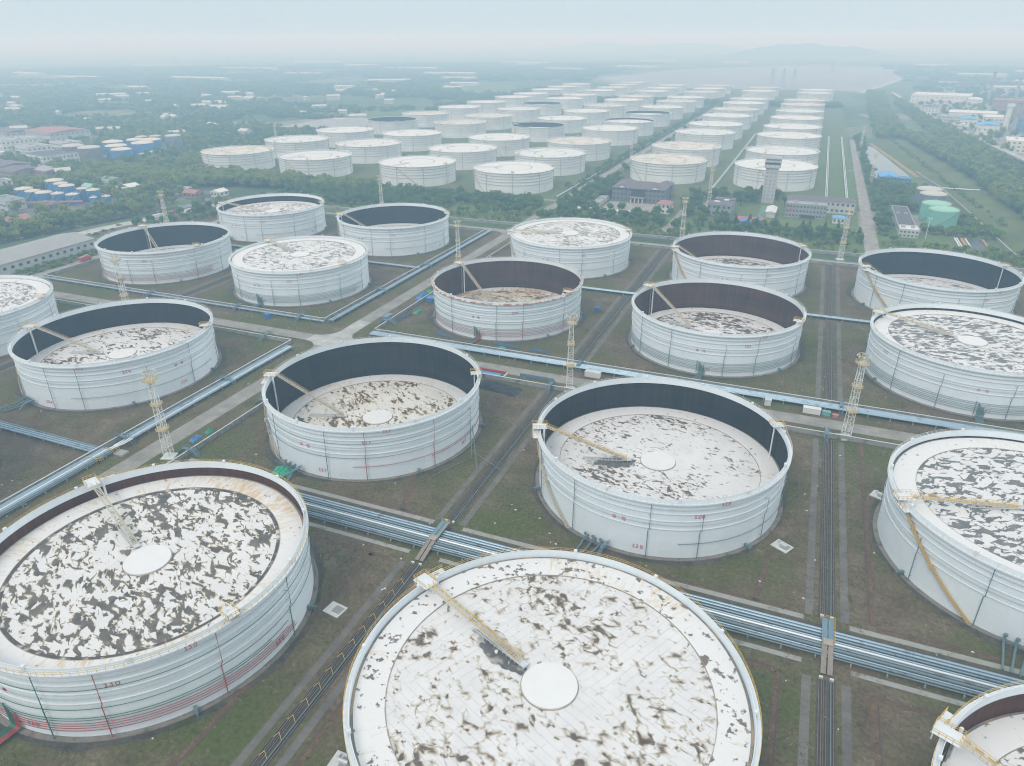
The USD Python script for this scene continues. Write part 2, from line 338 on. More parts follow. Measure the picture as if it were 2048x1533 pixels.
# the two red characters painted on each shell, as strokes on a 10 x 10 cell: (x0, y0, x1, y1)
GLYPHS = [[(2.6, 9.6, .8, 6.2), (1.7, 7.6, 1.7, .2), (4, 9, 8.6, 9), (4, 9, 4, 6.4), (8.6, 9, 8.6, 6.4), (4, 6.4, 8.6, 6.4), (3.2, 4.6, 9.6, 4.6), (6.3, 6.4, 6.3, .2), (6.1, 4.4, 3.2, 1.2), (6.5, 4.4, 9.6, 1.2)],
          [(1, 9.2, 1, .2), (1, 9.2, 3, 9.2), (3, 9.2, 2.1, 6.4), (2.1, 6.4, 3.1, 4.2), (3.1, 4.2, 1.4, 3.4), (6.6, 9.8, 3.8, 6.6), (6.6, 9.8, 9.8, 6.6), (5.2, 6.4, 8.2, 6.4), (4.6, 4.8, 5, 2.4), (6.6, 5, 6.7, 2.6), (9, 5, 8, 1.8), (3.8, .8, 9.8, .8)]]
def glyph_marks(deg, z, size, R):
    m = MB()
    for gi, strokes in enumerate(GLYPHS):
        a = math.radians(deg) + (gi - .5) * 3.0 / R
        tng, rad = np.array([-math.sin(a), math.cos(a), 0]), np.array([math.cos(a), math.sin(a), 0])
        for x0, y0, x1, y1 in strokes:
            p = [rad * (R + .03) + tng * (x - 5) * size / 10 + np.array([0, 0, z + (y - 5) * size / 10]) for x, y in ((x0, y0), (x1, y1))]
            m.bar(p[0], p[1], size * .085, size * .085)
    return m

def rail(m, pts, h=1.1, post=1.6, w=0.06, closed=False, mid=True):
    """handrail along a polyline: posts, top rail and mid rail"""
    pts = [np.array(p, float) for p in pts]
    for a, b in zip(pts[:-1], pts[1:]):
        for dz in ((h, h * .55) if mid else (h,)): m.bar(a + [0, 0, dz], b + [0, 0, dz], w)
        k = max(1, int(round(np.linalg.norm(b - a) / post)))
        for i in range(k + 1): p = a + (b - a) * i / k; m.bar(p, p + [0, 0, h], w)
    return m

def near_tank(num, pos, roofz, side, look, deck, pont, inner, pipes="grey", label="", rim="rim", seed=1, detail=2, ladder=True, plates=False, ringw=(33.2, 39.3), numat=True):
    """side -1: ladder and stairs on the side towards 200 degrees, +1: towards 155 degrees"""
    rng = random.Random(seed)
    T = thing("oil_tank", label, "oil tank", (pos[0], pos[1], 0), 0, "numbered oil tanks of the near yard")
    N = 144 if detail > 1 else 112
    MB().lathe([(TR, 0.25), (TR, TH), (TR - .06, TH), (TR - .06, TH - 2.2)], N).build("shell", M["shell"], T, smooth=30)
    MB().lathe([(TR - .10, TH - 2.2), (TR - .10, max(0.3, roofz - 3.0))], N).build("inner_wall", M[inner], T, smooth=30)
    MB().ring(TR - .10, TR + .02, TH, TH + .10, n=N).build("top_curb", M[rim], T, smooth=30)
    MB().ring(TR - 1.0, TR + 1.35, 0.0, 0.28, n=N).build("concrete_footing", M["base"], T, smooth=30)
    g = MB().ring(TR, TR + 1.05, TH - 1.0, TH - .92, n=N); g.ring(TR + .97, TR + 1.05, TH - 1.35, TH - 1.0, n=N)
    g.build("wind_girder", M[rim], T, smooth=30)
    for k, z in enumerate(RINGS):
        w = 0.42 if k == 0 else 0.25
        s = MB().ring(TR, TR + w, z, z + .09, n=N); s.ring(TR + w - .06, TR + w, z - .12, z, n=N)
        s.build("stiffener_ring", M["stiff"], T, smooth=30)
    # floating roof
    MB().ring(ringw[0], ringw[1], roofz - .5, roofz + .12, n=N).build("pontoon_ring", pont, T, smooth=30)
    MB().ring(ringw[1], TR - .12, roofz - .15, roofz + .02, n=N).build("rim_seal", M["seal"], T, smooth=30)
    if num == "130":
        MB().ring(ringw[0] - 1.1, ringw[0] - .17, roofz - .1, roofz - .03, n=N).build("dirt_ring", M["ringdirt"], T, smooth=30)
    if ringw[0] > 25:
        MB().ring(ringw[0] - .16, ringw[0], roofz - .1, roofz + .135, n=N).build("deck_edge", M["edge"], T, smooth=30)
    if not plates:
        d = MB(); rr = np.linspace(0.01, ringw[0] - .16, 12)
        prof = [(r, roofz - .06 - .05 * math.sin(PI * r / ringw[0])) for r in rr][::-1]
        d.lathe(prof, 72); d.build("roof_deck", deck, T, smooth=True)
    else:
        rp = ringw[0] - .17
        MB().lathe([(rp, roofz - .16), (0.01, roofz - .16)], 72).build("roof_underplate", M["seal"], T)
        disk = Point(0, 0).buffer(rp, 48); hole = Point(0, 0).buffer(5.4, 24); half = sbox(-50, 0, 50, 50)
        area_ne = affinity.rotate(half, 20, origin=(0, 0))
        for zone, ang, w, L in ((disk.intersection(area_ne), 62, 1.9, 8.6), (disk.difference(area_ne), -24, 1.9, 8.6)):
            zone = affinity.rotate(zone.difference(hole), -ang, origin=(0, 0))
            for i in range(-18, 19):
                for j in range(-5, 6):
                    off = (i % 3) * L / 3
                    q = sbox(j * L + off + .016, i * w + .016, (j + 1) * L + off - .016, (i + 1) * w - .016).intersection(zone)
                    for g_ in getattr(q, "geoms", [q]):
                        if g_.geom_type != "Polygon" or g_.area < .5: continue
                        z = roofz - .06 + rng.uniform(-.012, .012)
                        v, f = trimesh.creation.triangulate_polygon(affinity.rotate(g_.simplify(.02), ang, origin=(0, 0)), engine="earcut")
                        f = np.array(f); v3 = np.column_stack([v, np.full(len(v), z) + rng.uniform(-.004, .004) * (v[:, 0] - v[:, 0].mean())])
                        nz = np.cross(v3[f[:, 1]] - v3[f[:, 0]], v3[f[:, 2]] - v3[f[:, 0]])[:, 2]; f[nz < 0] = f[nz < 0][:, ::-1]
                        MB().add(v3, f).build("deck_plate", deck, T)
    d = MB().ring(0.01, 5.75, roofz - .1, roofz + .34, n=56)
    d.build("centre_hatch", M["disc"], T, smooth=30)
    MB().ring(5.77, 6.0, roofz - .1, roofz + .02, n=56).build("hatch_edge_shade", M["edge"], T, smooth=30)  # dark ring added to paint the edge shading round the hatch
    if detail > 1:                                                       # supports, vents and manways standing on the deck
        for k in range(18):
            a, r = rng.uniform(0, 360), rng.uniform(9, 31)
            p = P3(r, a, roofz)
            MB().tube([(p[0], p[1], roofz - .1), (p[0], p[1], roofz + .75)], .09, 6).build("roof_support", M["white_metal"], T)
        for k in range(5):
            p = P3(rng.choice((14, 22, 30)), k * 72 + 20 * seed, roofz)
            v = MB().tube([(p[0], p[1], roofz - .1), (p[0], p[1], roofz + .45)], .28, 10); v.tube([(p[0], p[1], roofz + .45), (p[0], p[1], roofz + .7)], (.42, .2), 10)
            v.build("roof_vent", M["disc"], T)
    for k in range(12):                                                  # foam makers on the rim
        a = k * 30 + 7 + 3 * seed
        f = MB(); p = np.array(P3(TR + .05, a, TH + .1)); f.box(p + [0, 0, .22], (.75, .75, .66), math.radians(a)); q = np.array(P3(TR + .35, a, 0)); f.tube([(q[0], q[1], TH + .1), (q[0], q[1], TH - 1.3)], .11, 6)
        f.build("foam_chamber", M["rim"], T)
    # yellow handrail on the outer edge of the girder
    n = 150; hp = [P3(TR + 1.0, i * 360 / n, TH - .92) for i in range(n + 1)]
    m = MB()
    for dz in (1.1, .6):
        m.ring(TR + .97, TR + 1.03, TH - .92 + dz, TH - .92 + dz + .06, n=n)
    for p in hp[:-1]: m.bar(p, (p[0], p[1], p[2] + 1.1), .06)
    m.build("rim_handrail", M["yellow" if look != "pale" else "palerail"], T)
    la = -161.0 if side < 0 else 157.0
    # platform at the head of the ladder
    A = math.radians(la); R2 = lambda r, t, z: (r * math.cos(A) - t * math.sin(A), r * math.sin(A) + t * math.cos(A), z)
    pl = MB(); pl.bar(R2(37.6, 0, TH + .25), R2(42.6, 0, TH + .25), 3.6, .12)
    for r, t in ((38.2, -1.5), (38.2, 1.5), (42.2, -1.5), (42.2, 1.5)): pl.bar(R2(r, t, TH - 1.6 if r > 40 else TH), R2(r, t, TH + .2), .16)
    pl.build("head_platform", M["rim"], T)
    pr = MB(); rail(pr, [R2(37.7, 1.7, TH + .3), R2(42.5, 1.7, TH + .3), R2(42.5, -1.7, TH + .3), R2(37.7, -1.7, TH + .3)], 1.15, 1.2, .08)
    pr.build("platform_rail", M["yellow"], T)
    MB().tube([R2(38.6, -2.4 * side, roofz), R2(38.6, -2.4 * side, TH + 1.0)], .33, 10).build("guide_pole", M["rim"], T)
    MB().bar(R2(39.2, -1.2 * side, roofz), R2(39.2, -1.2 * side, TH - 1.9), .5, .35).build("wall_ladder_shaft", M["seal"], T)
    if ladder:                                                           # rolling ladder down to the roof, on its track
        dz = TH + .2 - (roofz + .45); run = math.sqrt(max(30.0 ** 2 - dz ** 2, 100)); r0 = 38.0; r1 = r0 - run
        top, end = (r0, TH + .2), (r1, roofz + .55)
        fr = MB()
        for t in (-.62, .62): fr.bar(R2(top[0], t, top[1]), R2(end[0], t, end[1]), .10, .34)
        nst = 46
        for i in range(nst):
            k = (i + .5) / nst; r, z = top[0] + (end[0] - top[0]) * k, top[1] + (end[1] - top[1]) * k
            fr.bar(R2(r, -.55, z + .05), R2(r, .55, z + .05), .34, .04)
        fr.build("rolling_ladder", M["galv"], T)
        for t in (-.66, .66):
            lr = MB()
            for dzz in (.55, 1.05): lr.bar(R2(top[0], t, top[1] + dzz), R2(end[0], t, end[1] + dzz), .075)
            for i in range(26):
                k = i / 25; r, z = top[0] + (end[0] - top[0]) * k, top[1] + (end[1] - top[1]) * k
                lr.bar(R2(r, t, z), R2(r, t, z + 1.05), .065)
            if t * side < 0:
                for i in range(13): k0, k1 = i / 13, (i + .7) / 13; lr.bar(R2(top[0] + (end[0] - top[0]) * k0, t, top[1] + (end[1] - top[1]) * k0 + .3), R2(top[0] + (end[0] - top[0]) * k1, t, top[1] + (end[1] - top[1]) * k1 + .3), .05, .45)
            lr.build("ladder_rail", M["yellow" if num in ("131", "128", "129", "132") else "dullyellow"], T)
        tk = MB(); ra, rb = r1 - 1.5, r1 + 13.5
        for t in (-.75, .75): tk.bar(R2(ra, t, roofz + .45), R2(rb, t, roofz + .45), .14, .28)
        for i in range(13): r = ra + (rb - ra) * i / 12; tk.bar(R2(r, -1.1, roofz + .4), R2(r, 1.1, roofz + .4), .13, .13); tk.bar(R2(r, -1.0, roofz - .05), R2(r, -1.0, roofz + .4), .09); tk.bar(R2(r, 1.0, roofz - .05), R2(r, 1.0, roofz + .4), .09)
        tk.bar(R2(ra, 0, roofz + .5), R2(ra + 3.2, 0, roofz + .5), 1.5, .08)
        tk.build("ladder_track", M["galv"], T)
        if num in ("131", "128"):                    # wet dirt collected round the track
            aa = np.linspace(0, 2 * PI, 40, endpoint=False); rr_ = np.array([rng.uniform(.72, 1.28) for _ in aa])
            cxr = (ra + rb) / 2
            for q, (sx_, sy_) in enumerate(((7.4, 2.7), (5.4, 1.9)) if num == "131" else ((8.2, 3.4), (6.2, 2.6))):
                pts_ = [R2(cxr + (0, -2)[q] + sx_ * math.cos(a_) * r_, (0.6, 1.2)[q] + sy_ * math.sin(a_) * r_, 0)[:2] for a_, r_ in zip(aa, rr_ if q == 0 else rr_[::-1])]
                MB().sheet(Polygon(pts_).buffer(.5).intersection(Point(0, 0).buffer(32)).difference(Point(0, 0).buffer(6.1)), roofz - .04 + .02 * q).build("dirt_patch", M["puddle"] if q == 0 else M["puddle2"], T)
    # stair winding down the outside, with a landing half-way
    s0, s1 = (-157.0, -119.0) if side < 0 else (152.0, 114.0)
    st = MB(); sr = MB(); ns = 64
    zt = lambda k: (TH - 1.0) * (1 - k)
    ks = [i / ns for i in range(ns + 1)]
    adj = lambda k: s0 + (s1 - s0) * k
    for k0, k1 in zip(ks[:-1], ks[1:]):
        land = .47 < k0 < .52
        a = adj((k0 + k1) / 2); p = np.array(P3(TR + .75, a, zt(k0)))
        st.box(p, (1.0, .42, .06), math.radians(a))
        for r in (TR + .28, TR + 1.25): st.bar(P3(r, adj(k0), zt(k0) - .05), P3(r, adj(k1), zt(k1) - .05), .06, .28)
        if land: st.box(np.array(P3(TR + .9, a, zt(k0) + .0)), (1.5, .9, .08), math.radians(a))
        for dzz in (.55, 1.05): sr.bar(P3(TR + 1.28, adj(k0), zt(k0) + dzz), P3(TR + 1.28, adj(k1), zt(k1) + dzz), .085)
        if int(k0 * ns) % 2 == 0: sr.bar(P3(TR + 1.28, adj(k0), zt(k0)), P3(TR + 1.28, adj(k0), zt(k0) + 1.05), .07)
    st.build("stair_flight", M["stair" if num in ("129", "118", "119", "117", "116") else "galv"], T); sr.build("stair_rail", M["yellow"], T)
    lp = MB(); a = s0; lp.ring(TR + .9, TR + 2.6, TH - 1.05, TH - .9, min(a - 4, a + 4), max(a - 4, a + 4), 10); lp.build("stair_landing", M["rim"], T)
    lr = MB(); rail(lr, [P3(TR + 2.5, a + q, TH - .9) for q in (-4, -2, 0, 2, 4)], 1.1, 1.4, .08); lr.build("landing_rail", M["yellow"], T)
    # gauge platform on the side facing the camera's right
    ga_ = 26.0 if side < 0 else -16.0
    A2 = math.radians(ga_); Q = lambda r, t, z: (r * math.cos(A2) - t * math.sin(A2), r * math.sin(A2) + t * math.cos(A2), z)
    gp = MB(); gp.bar(Q(37.2, 0, TH + .25), Q(41.4, 0, TH + .25), 3.0, .1)
    for r, t in ((37.6, -1.2), (37.6, 1.2), (41.2, -1.2), (41.2, 1.2)): gp.bar(Q(r, t, TH - 1.2 if r > 40 else TH - .2), Q(r, t, TH + .2), .14)
    gp.tube([Q(38.6, 0, roofz), Q(38.6, 0, TH + .9)], .24, 8)
    gp.build("gauge_platform", M["rim"], T)
    gr = MB(); rail(gr, [Q(37.2, 1.45, TH + .3), Q(41.3, 1.45, TH + .3), Q(41.3, -1.45, TH + .3), Q(37.2, -1.45, TH + .3), Q(37.2, 1.45, TH + .3)], 1.15, 1.0, .085)
    gr.bar(Q(41.3, 1.45, TH + 1.2), Q(41.5, 4.2, TH - .9), .1); gr.bar(Q(41.3, -1.45, TH + 1.2), Q(41.5, -4.2, TH - .9), .1)
    gr.build("gauge_rail", M["yellow"], T)
    # risers and spray pipes on the shell
    cg = {"grey": ("dark_pipe", "dark_pipe", "dark_pipe"), "rg": ("green_pipe", "red_pipe", "red_pipe"), "rd": ("dark_pipe", "red_pipe", "red_pipe")}[pipes]
    for k, a in enumerate((-76, -57, -22, 6, 38, -112, -138, 168, 120, 75)):
        a = a + (0 if side > 0 else -6) + rng.uniform(-1.5, 1.5)
        col = cg[0] if k in (0, 3, 6, 8) else (cg[1] if k in (1, 2, 9) else "dark_pipe")
        r_ = MB(); z1 = rng.choice((TH - 1.4, TH - 1.5, 15.4))
        r_.tube([P3(TR + .72, a, .3), P3(TR + .72, a, 10.0)], .13, 6); r_.tube([P3(TR + .72, a, 10.0), P3(TR + .95, a + .5, 10.4), P3(TR + .95, a + .5, z1)], .11, 6)
        for zz in (2, 5, 8, 12, 15): r_.bar(P3(TR, a, zz), P3(TR + .75, a, zz), .07)
        r_.build("riser_pipe", M[col], T)
    lev = [(12.1, "soft_pipe")] if pipes == "grey" else [(14.55, cg[0]), (12.1, "soft_pipe"), (9.0, cg[0])]
    for z, c_ in lev: MB().ring(TR + .42, TR + .53, z, z + .11, n=N).build("spray_ring_pipe", M[c_], T, smooth=True)
    if side > 0:
        for z, c_ in ((6.4, cg[0]), (5.7, cg[0]), (4.8, cg[1]), (4.1, cg[1]), (3.4, cg[1]), (2.6, cg[1])):
            MB().ring(TR + .42, TR + .54, z, z + .12, rng.uniform(-178, -160), rng.uniform(-8, 10), n=80).build("fire_water_pipe", M[c_], T, smooth=True)
        pb = MB(); pb2 = MB()                                            # pipes coming down and running to the wall
        for i in range(12):
            a = -91.0 + i * .36; z = 6.6 - .35 * (i % 12); q = pb if i < 6 else pb2
            p = P3(TR + .55, a, 0)
            q.tube([(p[0], p[1], z), (p[0], p[1] - .2, 1.3), (p[0] - .3, p[1] - .8, 1.0), (p[0] - 1.2, p[1] - 11.5, 1.0)], .10, 6)
        pb.bar((-1.6, -TR - .35, 1.3), (-1.6, -TR - .35, 7.0), .25); pb2.bar((1.4, -TR - .35, 1.3), (1.4, -TR - .35, 5.2), .25)
        for yy in (3, 7, 11): pb.bar((-2.6, -TR - yy, .8), (1.2, -TR - yy, .8), .15); pb.bar((-2.4, -TR - yy, 0), (-2.4, -TR - yy, .8), .15); pb2.bar((1.0, -TR - yy, 0), (1.0, -TR - yy, .8), .15)
        pb.build("pipe_branch", M[cg[0]], T); pb2.build("pipe_branch", M[cg[1]], T)
    else:
        MB().ring(TR + .42, TR + .54, 5.6, 5.72, -70, 22, n=60).build("fire_water_pipe", M[cg[1]], T, smooth=True)
        if pipes == "rd": MB().ring(TR + .42, TR + .54, 4.9, 5.02, -30, 20, n=40).build("fire_water_pipe", M["red_pipe"], T, smooth=True)
        a = -105.0                                                       # outlet valves and pipes at the foot
        A3 = math.radians(a); V = lambda r, t, z: (r * math.cos(A3) - t * math.sin(A3), r * math.sin(A3) + t * math.cos(A3), z)
        vm = MB()
        for t in (-2.6, 0, 2.6):
            vm.tube([V(TR - .2, t, 1.2), V(TR + 3.4, t, 1.2), V(TR + 4.4, t * .9, .7), V(TR + 12.0, t * .7, .7)], .30, 10)
            vm.tube([V(TR + 1.3, t, 1.2), V(TR + 2.0, t, 1.2)], .6, 10); vm.tube([V(TR + 1.65, t, 1.2), V(TR + 1.65, t, 3.2)], .16, 6); vm.tube([V(TR + 1.65, t, 2.7), V(TR + 1.65, t, 3.1)], .55, 8)
        vm.build("outlet_pipes", M["dark_pipe"], T)
        vp = MB(); vp.bar(V(TR + .6, 4.6, 2.6), V(TR + 4.2, 4.6, 2.6), 1.2, .1); rail(vp, [V(TR + .6, 5.2, 2.6), V(TR + 4.2, 5.2, 2.6), V(TR + 4.2, -5.2, 2.6)], 1.0, 1.2, .07)
        for i in range(7): vp.box(np.array(V(TR + 4.4 + i * .35, 4.6, 2.5 - i * .36)), (.4, 1.1, .06), A3)
        vp.build("valve_platform", M["blue_steel"], T)
    # mixers and drain boxes round the foot
    for a in (-35.0, 20.0, -150.0):
        a += rng.uniform(-4, 4); A4 = math.radians(a); p = np.array(P3(TR + 1.0, a, 1.1))
        mx = MB(); mx.box(p, (1.6, .8, .8), A4); mx.tube([P3(TR, a, 1.1), P3(TR + 2.6, a, 1.1)], .32, 8); mx.box(np.array(P3(TR + 2.0, a, .45)), (.6, .6, .9), A4)
        mx.build("side_mixer", M["dark_pipe"], T)
    if num:
        tm = M["red_text"] if numat else M["faded_text"]
        c1 = {"124": -37, "130": -53, "123": -37}.get(num, -62 if side > 0 or num in ("127", "128") else -60)
        if num in ("129", "122"): c1 = -150
        for dg, z, hgt in ((c1, 14.9, 1.15), (-60 if num == "124" else (-30 if num == "130" else -52), 19.05, 1.0), (-82 if num == "130" else -86, 3.0, 1.15), (-6 if num != "130" else 0, 3.0, 1.1)):
            if num in ("131",) and z > 4: continue
            wrapped_text(num, dg, z, hgt, TR + (1.07 if z > 18 else .05)).build("tank_number", tm, T)
        gd = -7 if num == "124" else (-91 if side > 0 else -95)
        glyph_marks(gd, 11.7, 1.25, TR).build("red_characters", tm, T)
    return T

M["seal"] = flat("dark_rim_seal", (0.19, 0.185, 0.17), 0.8, 0.25, 0.5, dirt=(0.36, 0.27, 0.17), dirt_scale=0.12, dirt_at=0.5)
M["edge"] = flat("deck_edge_dirt_and_hatch_shade", (0.30, 0.26, 0.21), 0.8, 0.3, 0.4, dirt=(0.45, 0.40, 0.34), dirt_scale=0.3, dirt_at=0.5)  # dirt tone on the deck edge, painted edge shade round the hatch
M["puddle"] = flat("grey_silt", (.33, .31, .28), .8, .4, .5, dirt=(.62, .59, .55), dirt_scale=.45, dirt_at=.44)
M["puddle2"] = flat("wet_dark_silt", (.10, .10, .098), .5, .35, .6, dirt=(.32, .30, .27), dirt_scale=.4, dirt_at=.52)
M["dullyellow"] = flat("faded_yellow_paint", (.56, .45, .24), .6, .2)
M["ringdirt"] = flat("black_brown_dirt", (.085, .075, .066), .7, .3, .4, dirt=(.60, .55, .48), dirt_scale=.25, dirt_at=.52)
M["palerail"] = flat("pale_rail_paint", (0.62, 0.60, 0.53), 0.5, 0.15)
M["stair"] = flat("tan_stair_paint", (0.50, 0.37, 0.19), 0.55, 0.15)
D = {k: deck_mat("dirty_roof_" + k, *a[0], **a[1]) for k, a in {
    "131": ((1, .17), dict(cell=.42, soft=.50, tan=(.52, .45, .36), dark=(.085, .060, .045), rot=.35, stretch=1.3, clump=1.05, edge=.42)),
    "130": ((2, .27), dict(cell=.46, soft=.24, tan=(.58, .49, .36), dark=(.070, .064, .060), rot=.5, stretch=2.1, clump=.75, edge=.38)),
    "128": ((3, .01), dict(cell=.62, soft=.30, tan=(.55, .49, .41), dark=(.085, .070, .060), rot=.3, stretch=1.8, clump=1.4)),
    "127": ((4, .26), dict(cell=.46, soft=.34, tan=(.52, .40, .25), dark=(.065, .045, .032), rot=.7, stretch=2.4, clump=1.4, white=(.69, .66, .60), edge=.5)),
    "124": ((5, .18), dict(cell=.55, soft=.22, tan=(.54, .45, .33), dark=(.080, .070, .062), rot=.2, stretch=2.2, clump=1.4)),
    "129": ((6, .18), dict(cell=.42, soft=.12, tan=(.55, .53, .49), dark=(.105, .108, .108), rot=-.5, stretch=1.7, clump=.6, fine=.35)),
    "122": ((7, .26), dict(cell=.42, soft=.10, tan=(.55, .52, .48), dark=(.12, .12, .118), rot=-.3, stretch=2.0, clump=.7)),
    "121": ((8, .32), dict(cell=.50, soft=.18, tan=(.50, .40, .29), dark=(.055, .043, .035), rot=.3, stretch=2.0, clump=1.0)),
    "120": ((9, .40), dict(cell=.40, soft=.40, tan=(.44, .33, .21), dark=(.10, .060, .040), rot=.1, stretch=2.2, clump=.8, white=(.60, .54, .42), edge=.5)),
    "119": ((10, .14), dict(cell=.50, soft=.12, tan=(.56, .54, .50), dark=(.17, .165, .16), rot=.2, stretch=2.2, clump=.8)),
    "115": ((11, .14), dict(cell=.55, soft=.16, tan=(.55, .47, .37), dark=(.17, .15, .135), rot=.4, stretch=2.4, clump=.9))}.items()}
PT = {"clean": pontoon_mat("clean_pontoon", .24), "rusty": pontoon_mat("rusty_pontoon", .50, (.58, .40, .23)), "tan": pontoon_mat("tan_pontoon", .45, (.56, .38, .22)), "spot": pontoon_mat("spotted_pontoon", .33, (.60, .44, .26), .585), "rust": pontoon_mat("brown_pontoon", .75, (.40, .22, .12))}

near_tank("131", (-32.2, 98.3), 18.5, +1, "y", D["131"], PT["spot"], "in_black", "grey", "nearest white oil tank, its full plated roof dotted with soft brown-black stains", seed=1, plates=True)
near_tank("130", (-143.1, 99.2), 15.6, +1, "y", D["130"], PT["rusty"], "in_rust", "rg", "white oil tank 130 with bold black-and-white roof stains and rust-streaked outer ring", seed=2)
near_tank("132", (77.6, 98.0), 13.0, +1, "y", D["128"], PT["clean"], "in_rust", "grey", "oil tank cut off by the lower right corner, brown inside with a clean white roof", seed=3)
near_tank("128", (-31.7, 207.8), 8.3, -1, "pale", D["128"], PT["clean"], "in_black", "grey", "white oil tank 128, black inside, its pale sunken roof sprinkled with small dark flecks", seed=4)
near_tank("127", (-142.3, 207.8), 2.9, -1, "pale", D["127"], PT["tan"], "in_black", "rd", "white oil tank 127, black inside, its deep sunken roof blotched rusty brown", rim="rim", seed=5)
near_tank("129", (77.4, 207.9), 17.9, -1, "pale", D["129"], PT["clean"], "in_black", "grey", "white oil tank 129 at right edge, orange stair down its side, grey-shard roof", seed=6)
near_tank("124", (-278.2, 208.9), 7.9, -1, "pale", D["124"], PT["tan"], "in_black", "grey", "white oil tank 124, black inside with an ochre ladder down to its stained sunken roof", seed=7)
near_tank("123", (-385.6, 209.1), 18.6, -1, "pale", D["119"], PT["clean"], "in_black", "grey", "white oil tank cut by the left edge behind tank 124, its roof near the rim", seed=8, detail=1, numat=False)
near_tank("126", (-279.0, 98.6), 12.0, +1, "pale", D["119"], PT["clean"], "in_black", "grey", "oil tank showing only a sliver of white shell at the left edge", seed=9, detail=1, numat=False)
near_tank("120", (-142.4, 342.6), 2.1, +1, "pale", D["120"], PT["rust"], "in_brown", "rg", "oil tank 120 with a rust-red rim, brown inside and red pipes round its foot", rim="rim_rust", seed=10, detail=1)
near_tank("121", (-31.4, 341.2), 4.2, +1, "pale", D["121"], PT["clean"], "in_brown", "grey", "white oil tank 121, dark brown inside, with a dark-blotched roof deep below its rim", seed=11, detail=1)
near_tank("122", (77.9, 341.5), 17.4, +1, "pale", D["122"], PT["clean"], "in_black", "grey", "white oil tank 122 at the right edge, its roof near the rim flecked pale grey", seed=12, detail=1, numat=False)
near_tank("119", (-279.6, 343.4), 19.2, +1, "pale", D["119"], PT["clean"], "in_black", "grey", "full white oil tank with a grey-flecked roof left of the rust-rimmed tank", seed=13, detail=1, numat=False)
near_tank("118", (-388.6, 343.9), 4.1, +1, "pale", D["119"], PT["clean"], "in_black", "rg", "almost empty white tank, black inside, faint red pipes round its foot, by left road", seed=14, detail=1, numat=False)
near_tank("113", (-390.5, 453.6), 14.2, -1, "pale", D["115"], PT["clean"], "in_black", "grey", "farthest left tank of the near yard, a thin black crescent showing above its flecked roof", seed=15, detail=1, numat=False)
near_tank("114", (-279.7, 454.4), 4.6, -1, "pale", D["119"], PT["clean"], "in_black", "grey", "white black-inside oil tank in the back row, left of the long access road", seed=16, detail=1, numat=False)
near_tank("115", (-142.2, 453.0), 19.2, -1, "pale", D["115"], PT["clean"], "in_black", "grey", "full white back-row tank with cracked grey-and-tan roof, behind the rust-rimmed tank", seed=17, detail=1, numat=False)
near_tank("116", (-31.8, 452.0), 4.1, -1, "pale", D["121"], PT["clean"], "in_brown", "grey", "white back-row tank, brown inside, in front of the lawn and grey tower", seed=18, detail=1, numat=False)
near_tank("117", (75.9, 449.1), 4.2, -1, "pale", D["119"], PT["clean"], "in_black", "grey", "black-inside back-row tank at the right edge, in front of the green tanks", seed=19, detail=1, numat=False)
# ------------------------------------------------------------------ ground, yards, roads
def pos_mat(name, stops, scale, detail=6.0, rough=.95, second=None, s2=0.1, at2=0.55, w2=0.1, third=None, s3=1.2, at3=.62, grain=0.0):
    nodes = {"g": ("geometry", {}), "n": ("noise_texture", {"scale": scale, "detail": detail, "roughness": .62}), "r": ("rgb_ramp", {"ramp": stops}), "p": ("principled_bsdf", {"roughness": rough, "specular_ior_level": .15})}
    links = [("g.position", "n.vector"), ("n.fac", "r.fac")]; last = "r.color"
    for i, (c, s, at, w) in enumerate(((second, s2, at2, w2), (third, s3, at3, .06))):
        if c is None: continue
        nodes |= {f"n{i}": ("noise_texture", {"scale": s, "detail": 6.0, "roughness": .65}), f"k{i}": ("map_range", {"from_min": at, "from_max": at + w, "clamp": True}), f"m{i}": ("mix_color", {"b": c})}
        links += [("g.position", f"n{i}.vector"), (f"n{i}.fac", f"k{i}.value"), (f"k{i}.result", f"m{i}.fac"), (last, f"m{i}.a")]; last = f"m{i}.result"
    if grain:
        nodes |= {"ng": ("noise_texture", {"scale": grain, "detail": 8.0, "roughness": .75}), "kg": ("map_range", {"from_min": .3, "from_max": .7, "to_min": .55, "to_max": 1.45}), "mg": ("mix_color", {"blend_type": "multiply", "fac": 1.0, "use_clamp": False})}
        links += [("g.position", "ng.vector"), ("ng.fac", "kg.value"), (last, "mg.a"), ("kg.result", "mg.b")]; last = "mg.result"
    links.append((last, "p.base_color"))
    return mat(name, nodes, links)
def field_mat(name):
    nodes = {"g": ("geometry", {}), "mp": ("mapping", {"rotation": (0, 0, .5), "scale": (1, 1.8, 0)}), "v": ("voronoi_texture", {"feature": "f1", "scale": .0042}), "s": ("separate_color", {}),
             "r": ("rgb_ramp", {"interpolate": False, "ramp": [(0.0, (.085, .125, .055)), (.3, (.12, .165, .075)), (.5, (.075, .11, .055)), (.7, (.17, .185, .11)), (.85, (.10, .145, .065)), (.93, (.25, .235, .19))]}),
             "n": ("noise_texture", {"scale": .03, "detail": 7.0, "roughness": .7}), "k": ("map_range", {"from_min": .3, "from_max": .7, "to_min": .6, "to_max": 1.35}), "m": ("mix_color", {"blend_type": "multiply", "fac": 1.0, "use_clamp": False}),
             "p": ("principled_bsdf", {"roughness": .95, "specular_ior_level": .1})}
    return mat(name, nodes, [("g.position", "mp.vector"), ("mp.vector", "v.vector"), ("v.color", "s.color"), ("s.r", "r.fac"), ("g.position", "n.vector"), ("n.fac", "k.value"), ("r.color", "m.a"), ("k.result", "m.b"), ("m.result", "p.base_color")])
